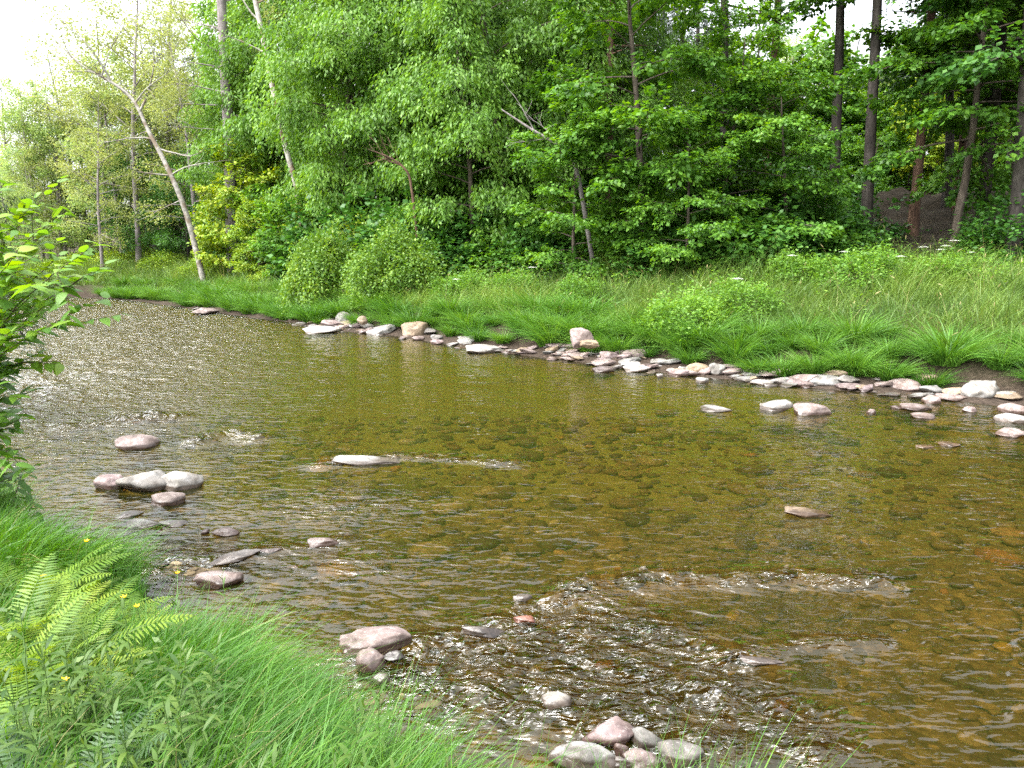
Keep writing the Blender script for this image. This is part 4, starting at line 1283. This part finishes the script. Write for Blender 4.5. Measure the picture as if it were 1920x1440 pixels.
k = gg.random(n) < .012
a = Acc()
hs = hgt[k] * gg.uniform(1.2, 1.6, k.sum())
blades(a, np.stack([x, y, z - .03], 1)[k], dirs[k], hs, .009 * np.clip(y[k] / 18, 1, 2), bend[k] * .5, gg.random(k.sum()), 3)
tip = np.stack([x, y, z - .03], 1)[k] + unit(dirs[k]) * (hs * .9)[:, None] + bend[k] * .5 * (hs * .81)[:, None]
blades(a, tip, dirs[k] + bend[k], .12, .022, bend[k] * .6, gg.random(k.sum()), 3, True)
tag(link('seeding_grass', a.mesh('seeding_grass', M['dry'])), 'straw coloured seed heads rising out of the far meadow', 'grass', kind='stuff')

# broad leaved weeds mixed through the meadow
x, y = scatter(30000, -34, 18, 12, 56, gg)
z, df, dn, ins = land(x, y)
ok, pu, pv = in_frame(x, y, z)
patch = fbm(x * .4, y * .4, seed=87)
k = ok & ~ins & (df < dn) & (df > 3) & (df < 14) & (patch + .1 * (df - 6) > .12) & (gg.random(len(x)) < .38 * np.clip(22 / y, .3, 1))
x, y, z = x[k], y[k], z[k]
a = Acc()
m = 14
P = np.repeat(np.stack([x, y, z], 1), m, 0)
P[:, 2] += gg.uniform(.1, .8, len(P)); P[:, :2] += gg.normal(0, .12, (len(P), 2))
dd = gg.normal(0, 1, (len(P), 3)) * (1, 1, .4)
leaf_quads(a, P, dd, UP + gg.normal(0, .4, (len(P), 3)), gg.uniform(.07, .14, len(P)), gg.uniform(.03, .07, len(P)), gg.random(len(P)))
tag(link('meadow_weeds', a.mesh('meadow_weeds', M['ash'])), 'broad leaved weeds mixed through the far meadow grass', 'weeds', kind='stuff')

# leafy ground cover under the forest edge
x, y = scatter(26000, -40, 26, 18, 62, gg)
z, df, dn, ins = land(x, y)
ok, pu, pv = in_frame(x, y, z)
k = ok & (df < dn) & (df > 9.5) & (df < 26) & (fbm(x * .35, y * .35, seed=88) > -.05) & (gg.random(len(x)) < .5)
k &= ~((pu > 1640) & (pu < 1880) & (df > 13) & (gg.random(len(x)) < .6))
x, y, z = x[k], y[k], z[k]
a = Acc()
P = np.repeat(np.stack([x, y, z], 1), m, 0)
P[:, 2] += gg.uniform(.05, .7, len(P)); P[:, :2] += gg.normal(0, .2, (len(P), 2))
dd = gg.normal(0, 1, (len(P), 3)) * (1, 1, .4)
leaf_quads(a, P, dd, UP + gg.normal(0, .4, (len(P), 3)), gg.uniform(.09, .17, len(P)), gg.uniform(.05, .10, len(P)), gg.random(len(P)))
tag(link('undergrowth', a.mesh('undergrowth', M['deep'])), 'low leafy undergrowth on the shaded forest floor', 'undergrowth', kind='stuff')


# sedge tussocks along the edge
def tussock(seed, n=420, h=.7, r=.32, wd=1.0):
    gg = np.random.default_rng(seed)
    a = Acc()
    an = gg.uniform(0, 6.28, n); rr = np.sqrt(gg.random(n)) * r * .45
    B = np.stack([np.cos(an) * rr, np.sin(an) * rr, np.full(n, -.05)], 1)
    out = gg.uniform(.08, .62, n)
    D = np.stack([np.cos(an) * out, np.sin(an) * out, np.ones(n)], 1) + gg.normal(0, .12, (n, 3))
    bend = np.stack([np.cos(an) * .35, np.sin(an) * .35, -gg.uniform(.2, .7, n)], 1)
    blades(a, B, D, h * gg.uniform(.6, 1.2, n), gg.uniform(.013, .024, n), bend, gg.random(n), 5)
    return a.mesh('sedge_tussock', M['sedge'])


TUS = [tussock(201, 520, .95, .42), tussock(202, 460, .85, .4), tussock(203, 600, 1.05, .5)]
g = random.Random(9)
cum = np.concatenate([[0], np.cumsum(np.linalg.norm(np.diff(FAR, axis=0), axis=1))])
s = cum[3] - 1.0
while s < cum[-3] + 3:
    px_ = np.array([np.interp(s, cum, FAR[:, 0]), np.interp(s, cum, FAR[:, 1])])
    q = np.array([np.interp(s + .1, cum, FAR[:, 0]), np.interp(s + .1, cum, FAR[:, 1])]) - px_
    nrm = np.array((q[1], -q[0])) / np.linalg.norm(q)
    if land([px_[0] + nrm[0]], [px_[1] + nrm[1]])[3][0]:
        nrm = -nrm
    far_ = px_[1] > 27
    for row in range(3):
        off = g.uniform(2.0, 2.8) if row == 2 else (1.02 if row == 0 else 1.5) + g.uniform(-.2, .25) - (.35 if far_ else 0)
        if row == 0 and g.random() < .07:
            continue
        p = px_ + nrm * off + np.array((g.uniform(-.1, .1), g.uniform(-.1, .1)))
        o = link('sedge_tussock', TUS[g.randrange(3)])
        o.location = (p[0], p[1], gz(p[0], p[1]) - .02)
        if any(abs(p[0] - bx_) < .5 and p[1] < by_ + .25 and p[1] > by_ - 1.2 for bx_, by_ in BOULDERS):
            sc.collection.objects.unlink(o); bpy.data.objects.remove(o)
            continue
        k = g.choice([.6, .8, .9, 1.0, 1.15]) * g.uniform(.9, 1.1)
        o.scale = (k * 1.1, k * 1.1, k * g.uniform(.85, 1.1))
        o.rotation_euler = (0, 0, g.uniform(0, 6.28))
        tag(o, 'arching green sedge tussock hanging over the stones of the far bank', 'sedge', 'sedge tussocks along the far bank')
    s += g.uniform(.5, .9)

# ------------------------------------------------------------------ near bank
gg = np.random.default_rng(303)
x, y = scatter(520000, -6.5, 2.2, 1.9, 9.5, gg)
z, df, dn, ins = land(x, y)
ok, pu, pv = in_frame(x, y, z + .3, 60)
edge = np.exp(-(dn / .9) ** 2)
dens = (.12 + .88 * sstep(2.0, .5, dn)) * np.where((x < -1.9) & (dn > .55), .3, 1)
k = ok & ~ins & (dn < df) & (dn > .03) & (gg.random(len(x)) < dens * np.clip(5.0 / y, .3, 1) * .62)
x, y, z, dn = x[k], y[k], z[k], dn[k]
n = len(x)
cl = fbm(x * 1.3, y * 1.3, seed=171)
hgt = (.36 + .10 * sstep(.2, .9, dn)) * (1 + .7 * cl) * gg.uniform(.6, 1.3, n)
lx, ly = .45 * vn(x * 1.5, y * 1.5, seed=15), .45 * vn(x * 1.5, y * 1.5, seed=16)
dirs = np.stack([gg.normal(.12, .25, n) + lx, gg.normal(.05, .25, n) + ly, np.ones(n)], 1)
bend = np.stack([gg.normal(.18, .3, n) + lx * .5, gg.normal(.08, .3, n) + ly * .5, -gg.uniform(.05, .55, n)], 1)
a = Acc()
blades(a, np.stack([x, y, z - .02], 1), dirs, hgt, .0045 + .009 * gg.random(n) ** 2, bend, np.clip(.5 + .5 * cl + gg.normal(0, .32, n), 0, 1), 5)
tag(link('riverbank_grass', a.mesh('riverbank_grass', M['neargrass'])), 'long fine bright green grass leaning over the near bank edge', 'grass', kind='stuff')
k = gg.random(n) < .035
a = Acc()
blades(a, np.stack([x, y, z - .02], 1)[k], dirs[k], hgt[k] * 1.15, .004, bend[k] * 1.3, gg.random(k.sum()), 5)
tag(link('dry_grass', a.mesh('dry_grass', M['dry'])), 'scattered straw coloured blades in the near grass', 'grass', kind='stuff')
k = gg.random(n) < .05
k &= dn > .7
a = Acc()
P = np.repeat(np.stack([x, y, z], 1)[k], 6, 0)
P[:, 2] += gg.uniform(.02, .28, len(P)); P[:, :2] += gg.normal(0, .06, (len(P), 2))
leaf_quads(a, P, gg.normal(0, 1, (len(P), 3)) * (1, 1, .4), UP + gg.normal(0, .5, (len(P), 3)), gg.uniform(.03, .07, len(P)), gg.uniform(.014, .03, len(P)), gg.random(len(P)))
tag(link('ground_cover', a.mesh('ground_cover', M['stemleaf'])), 'small leaved ground cover filling in under the ferns', 'ground cover', kind='stuff')


def lance_plant(seed, nst=2, h=.62):
    gg = np.random.default_rng(seed)
    st, lf = Acc(), Acc()
    for q in range(nst):
        b = np.array((gg.normal(0, .05), gg.normal(0, .05), -.05))
        top = np.array((gg.normal(.05, .08), gg.normal(0, .08), h * gg.uniform(.8, 1.15)))
        p = limb(b, top - b, np.linalg.norm(top - b), 8, 0, .03, gg)
        tube(st, p, np.linspace(.0045, .0018, 9), 4)
        nl = 17
        t = np.linspace(.18, .995, nl)
        a = t * 8; k = np.minimum(a.astype(int), 7)
        B = p[k] + (p[k + 1] - p[k]) * (a - k)[:, None]
        az = np.arange(nl) * 2.4 + gg.normal(0, .2, nl)
        up = np.interp(t, [0, .8, 1], [.35, .7, 2.2])
        D = np.stack([np.cos(az), np.sin(az), up], 1)
        L = np.interp(t, [0, .3, .8, 1], [.10, .165, .14, .06]) * gg.uniform(.85, 1.2, nl)
        bend = np.stack([np.zeros(nl), np.zeros(nl), -np.interp(t, [0, .8, 1], [.75, .45, .1])], 1)
        side = np.cross(D, UP)
        blades(lf, B, D, L, L * .135, bend, np.clip(t * .6 + gg.normal(.1, .15, nl), 0, 1), 5, True, side)
    return Kind('lance_leaved_plant', [('stem', st.mesh('stem', M['green_stem'], True)), ('foliage', lf.mesh('foliage', M['stemleaf']))])


def fern(seed, nf, leaf, L0=.62):
    gg = np.random.default_rng(seed)
    parts = []
    for q in range(nf):
        fr = Acc()
        az = q * 2.4 + gg.normal(0, .3)
        L = L0 * gg.uniform(.75, 1.15)
        el = gg.uniform(.65, 1.15)
        d = np.array((math.cos(az) * math.cos(el), math.sin(az) * math.cos(el), math.sin(el)))
        p = limb((0, 0, -.03), d, L, 18, -.055, .012, gg)
        tube(fr, p, np.linspace(.004, .0012, 19), 4, .6)
        npn = 24
        for sgn in (-1, 1):
            t = np.linspace(.2, .985, npn)
            a = t * 18; k = np.minimum(a.astype(int), 17)
            B = p[k] + (p[k + 1] - p[k]) * (a - k)[:, None]
            ax = unit(p[k + 1] - p[k])
            sd_ = unit(np.cross(ax, UP)) * sgn
            nrm = np.cross(sd_, ax) * sgn
            ln = L * .23 * np.sin(np.clip((t - .12) / .9, 0, 1) * math.pi) ** .6 * np.interp(t, [0, .3, 1], [1, 1, .55])
            D = unit(sd_ + ax * .35 + gg.normal(0, .05, (npn, 3)))
            blades(fr, B, D, ln, np.full(npn, L * .8 / npn * .6), np.tile(-UP * .12, (npn, 1)), np.full(npn, np.clip(.5 + gg.normal(0, .25), 0, 1)), 4, True, np.cross(D, nrm))
        parts.append(('frond', fr.mesh('frond', M[leaf])))
    return Kind('fern', parts)


def stand(kind, px, py, zc, rz=None, scale=1.0, label=None, cat='plant', group=None):
    """stand a plant so that its top is seen near (px, py); zc = its height"""
    p = gp(px, py, 1.0)
    for _ in range(12):
        zz = gz(p[0], p[1])
        p = gp(px, py, zz + zc)
    return kind.put((p[0], p[1], gz(p[0], p[1])), R.uniform(0, 6.28) if rz is None else rz, scale, label, cat, group)


KF = [fern(401, 11, 'fern', .6), fern(402, 10, 'fern', .54), fern(403, 12, 'bluegreen', .56)]
for px, py, s, kd, lab in [
    (80, 1000, 1.1, 1, 'pale yellow fern highest on the bank, below the shrub'),
    (20, 1060, 1.15, 1, 'broad pale fern touching the photo edge under the shrub'),
    (150, 1065, 1.05, 0, 'wide yellow green fern behind the single buttercup'),
    (110, 1110, 1.1, 0, 'wide light fern in front of the fern bank'),
    (215, 1100, .95, 0, 'light fern leaning towards the sedge tip'),
    (60, 1140, 1.0, 1, 'light fern at the lip of the shaded hollow'),
    (40, 1010, 1.1, 0, 'yellow green fern below the broad leaved shrub, at the photo edge'),
    (120, 1030, 1.05, 1, 'yellow green fern next to the short sedge tip'),
    (70, 1075, 1.0, 0, 'light fern in the middle of the fern bank'),
    (180, 1085, .95, 1, 'light fern nearest the pair of buttercups'),
    (20, 1130, 1.0, 1, 'green fern at the edge beneath the light ferns'),
    (230, 1130, .8, 0, 'small fern bordering the fine grass'),
    (140, 1150, .9, 1, 'green fern above the shaded hollow'),
    (330, 1230, .75, 1, 'small yellowish fern half buried in fine grass'),
    (30, 1290, .9, 0, 'fern beside the shaded hollow at the photo edge'),
    (210, 1300, .7, 1, 'fern tucked among lance leaved plants'),
    (140, 1350, 1.0, 2, 'large blue green fern in the bottom corner, inner one'),
    (40, 1370, 1.0, 2, 'blue green fern right in the photo corner'),
    (230, 1400, .85, 2, 'blue green fern furthest from the corner'),
    (110, 1430, .9, 2, 'blue green fern cut by the bottom edge'),
]:
    stand(KF[kd], px - 10, py, .43 * s, None, s * .95, lab, 'fern')

KL = [lance_plant(421, 2), lance_plant(422, 3, .55), lance_plant(423, 1, .68)]
LP = [(60, 1180), (120, 1190), (20, 1220), (95, 1230), (170, 1185), (150, 1240), (40, 1260), (215, 1230), (250, 1270), (300, 1290), (280, 1340), (350, 1330), (400, 1270), (380, 1390),
      (320, 1400), (260, 1360), (200, 1330), (420, 1340), (470, 1350), (520, 1400), (640, 1380), (680, 1320), (700, 1400), (330, 1180), (370, 1220), (180, 1400), (90, 1310), (10, 1330), (440, 1420), (600, 1430), (160, 1270), (70, 1390), (230, 1180), (300, 1220)]
for i, (px, py) in enumerate(LP):
    stand(KL[i % 3], px, py, .5, None, R.uniform(.75, 1.0), 'upright weed with narrow drooping leaves standing in the near bank grass', 'plant', 'narrow leaved weeds on the near bank')
stand(KL[2], 412, 1100, .55, None, .9, 'single leafy weed poking up before the pink and grey rock', 'plant')
stand(KL[2], 725, 1290, .55, None, .95, 'single leafy weed at the water edge by the grey pebble', 'plant')


def buttercup(seed):
    gg = np.random.default_rng(seed)
    st, pt = Acc(), Acc()
    p = limb((0, 0, -.05), (gg.normal(0, .1), gg.normal(0, .1), 1), .5, 8, 0, .06, gg)
    tube(st, p, np.linspace(.004, .002, 9), 4)
    for q in range(5):
        az = q * 2 * math.pi / 5
        blades(pt, p[-1:], np.array([[math.cos(az), math.sin(az), .5]]), .022, .022, np.array([[0, 0, .25]]), .6, 4, True, np.array([[-math.sin(az), math.cos(az), 0]]))
    return Kind('buttercup', [('stem', st.mesh('stem', M['green_stem'], True)), ('petal', pt.mesh('petal', M['petal']))])


KB = buttercup(7)
for px, py, lab in [(153, 1011, 'yellow buttercup above the ferns by the sedge tip'), (232, 1116, 'yellow buttercup, nearer the ferns, of the close pair'), (264, 1116, 'yellow buttercup, nearer the water, of the close pair'),
                    (314, 1068, 'yellow buttercup against the rippled water'), (141, 1265, 'yellow buttercup low among narrow leaved weeds'), (95, 1062, 'yellow buttercup deep in the light ferns')]:
    stand(KB, px, py, .44, None, .9, lab, 'flower')


# broad leaved shrub leaning in from the photo edge
def broad_shrub(seed):
    gg = np.random.default_rng(seed)
    st, lf = Acc(), Acc()
    o0 = np.array((-4.95, 6.6, 0)); o0[2] = gz(o0[0], o0[1])
    tips = [(195, 505, 5.6), (185, 555, 5.7), (165, 640, 5.6), (150, 590, 6.2), (110, 700, 6.0), (95, 760, 6.2), (80, 860, 6.2), (60, 800, 5.8), (120, 520, 6.4), (90, 470, 6.2), (60, 430, 6.6), (130, 450, 6.6), (20, 390, 6.6), (40, 560, 5.8), (30, 640, 6.0),
            (60, 700, 6.4), (10, 480, 6.0), (70, 600, 6.4), (20, 760, 6.2), (30, 880, 6.4), (50, 930, 6.4), (-30, 420, 6.4), (-40, 560, 6.2), (-30, 700, 6.0), (90, 640, 5.7), (50, 520, 5.6), (130, 560, 6.0), (70, 820, 6.6), (10, 840, 6.0), (40, 740, 5.7), (100, 900, 6.8), (-10, 620, 5.6), (20, 560, 6.6), (60, 660, 5.5), (-20, 800, 6.4)]
    for px, py, dp in tips:
        px -= 38 if py > 580 else 5
        tip = at(px, py, dp) - o0
        b = np.array((gg.normal(0, .18), gg.normal(0, .18), -.05))
        q = np.linspace(0, 1, 14)[:, None]
        hgt = max(.15, .25 * abs(tip[2]) + .2)
        path = b + (tip - b) * q + np.array((-.35, 0, 0)) * (q * (1 - q)) * 2 + UP * np.sin(q * math.pi * .85) * hgt * .55
        path += gg.normal(0, .012, path.shape)
        tube(st, path, np.linspace(.011, .003, 14), 5)
        # side twigs
        segs = [path]
        for _ in range(5):
            k = gg.integers(5, 13)
            tw = limb(path[k], unit(path[k] - path[k - 1]) + gg.normal(0, .55, 3), gg.uniform(.25, .55), 6, .0, .08, gg)
            tube(st, tw, np.linspace(.005, .0018, 7), 4)
            segs.append(tw)
        for sg_ in segs:
            ln = np.linalg.norm(np.diff(sg_, axis=0), axis=1).sum()
            nl = int(ln / .048)
            t = np.linspace(.3 if sg_ is path else .12, 1, max(nl, 3)); m_ = len(t)
            a = t * (len(sg_) - 1); k = np.minimum(a.astype(int), len(sg_) - 2)
            B = sg_[k] + (sg_[k + 1] - sg_[k]) * (a - k)[:, None]
            ax = unit(sg_[k + 1] - sg_[k])
            sd_ = unit(np.cross(ax, UP)) * np.where(np.arange(m_) % 2, 1, -1)[:, None]
            D = ax * .55 + sd_ * .9 + gg.normal(0, .22, (m_, 3)) + UP * gg.normal(.05, .15, (m_, 1))
            L = gg.uniform(.07, .15, m_)
            side = np.cross(D, UP + gg.normal(0, .3, (m_, 3)))
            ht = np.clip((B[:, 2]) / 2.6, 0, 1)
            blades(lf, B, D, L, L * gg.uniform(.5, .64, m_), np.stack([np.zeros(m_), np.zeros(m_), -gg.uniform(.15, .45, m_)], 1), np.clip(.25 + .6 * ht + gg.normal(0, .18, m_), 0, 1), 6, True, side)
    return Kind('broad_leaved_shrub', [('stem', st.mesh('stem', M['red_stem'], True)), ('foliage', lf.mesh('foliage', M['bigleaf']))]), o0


ks, o0 = broad_shrub(501)
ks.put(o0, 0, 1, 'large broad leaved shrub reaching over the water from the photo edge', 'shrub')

# white umbels below the embankment
def umbel(seed):
    gg = np.random.default_rng(seed)
    st, fl = Acc(), Acc()
    p = limb((0, 0, -.05), (gg.normal(0, .08), gg.normal(0, .08), 1), 1.1, 8, 0, .04, gg)
    tube(st, p, np.linspace(.008, .003, 9), 4)
    n = 130
    an = gg.uniform(0, 6.28, n); rr = np.sqrt(gg.random(n)) * .13
    C = p[-1] + np.stack([np.cos(an) * rr, np.sin(an) * rr, .07 - rr * .3], 1)
    leaf_quads(fl, C, np.stack([np.cos(an), np.sin(an), np.zeros(n)], 1), np.tile(UP, (n, 1)), .03, .026, gg.random(n))
    return Kind('cow_parsley', [('stem', st.mesh('stem', M['green_stem'], True)), ('flower_head', fl.mesh('flower_head', M['white_petal']))])


ku = umbel(3)
for px, dp in [(1790, 21.8), (1775, 22.2), (1810, 22.5), (1745, 22.0), (1700, 20.5), (1830, 21.6), (1600, 21.5), (1380, 19.0), (860, 25.5), (1500, 21.0), (1010, 24.5)]:
    place(ku, px, dp, None, R.uniform(.85, 1.1), 'white flower head standing above the far meadow grass', 'flower', 'white flower heads in the far meadow')
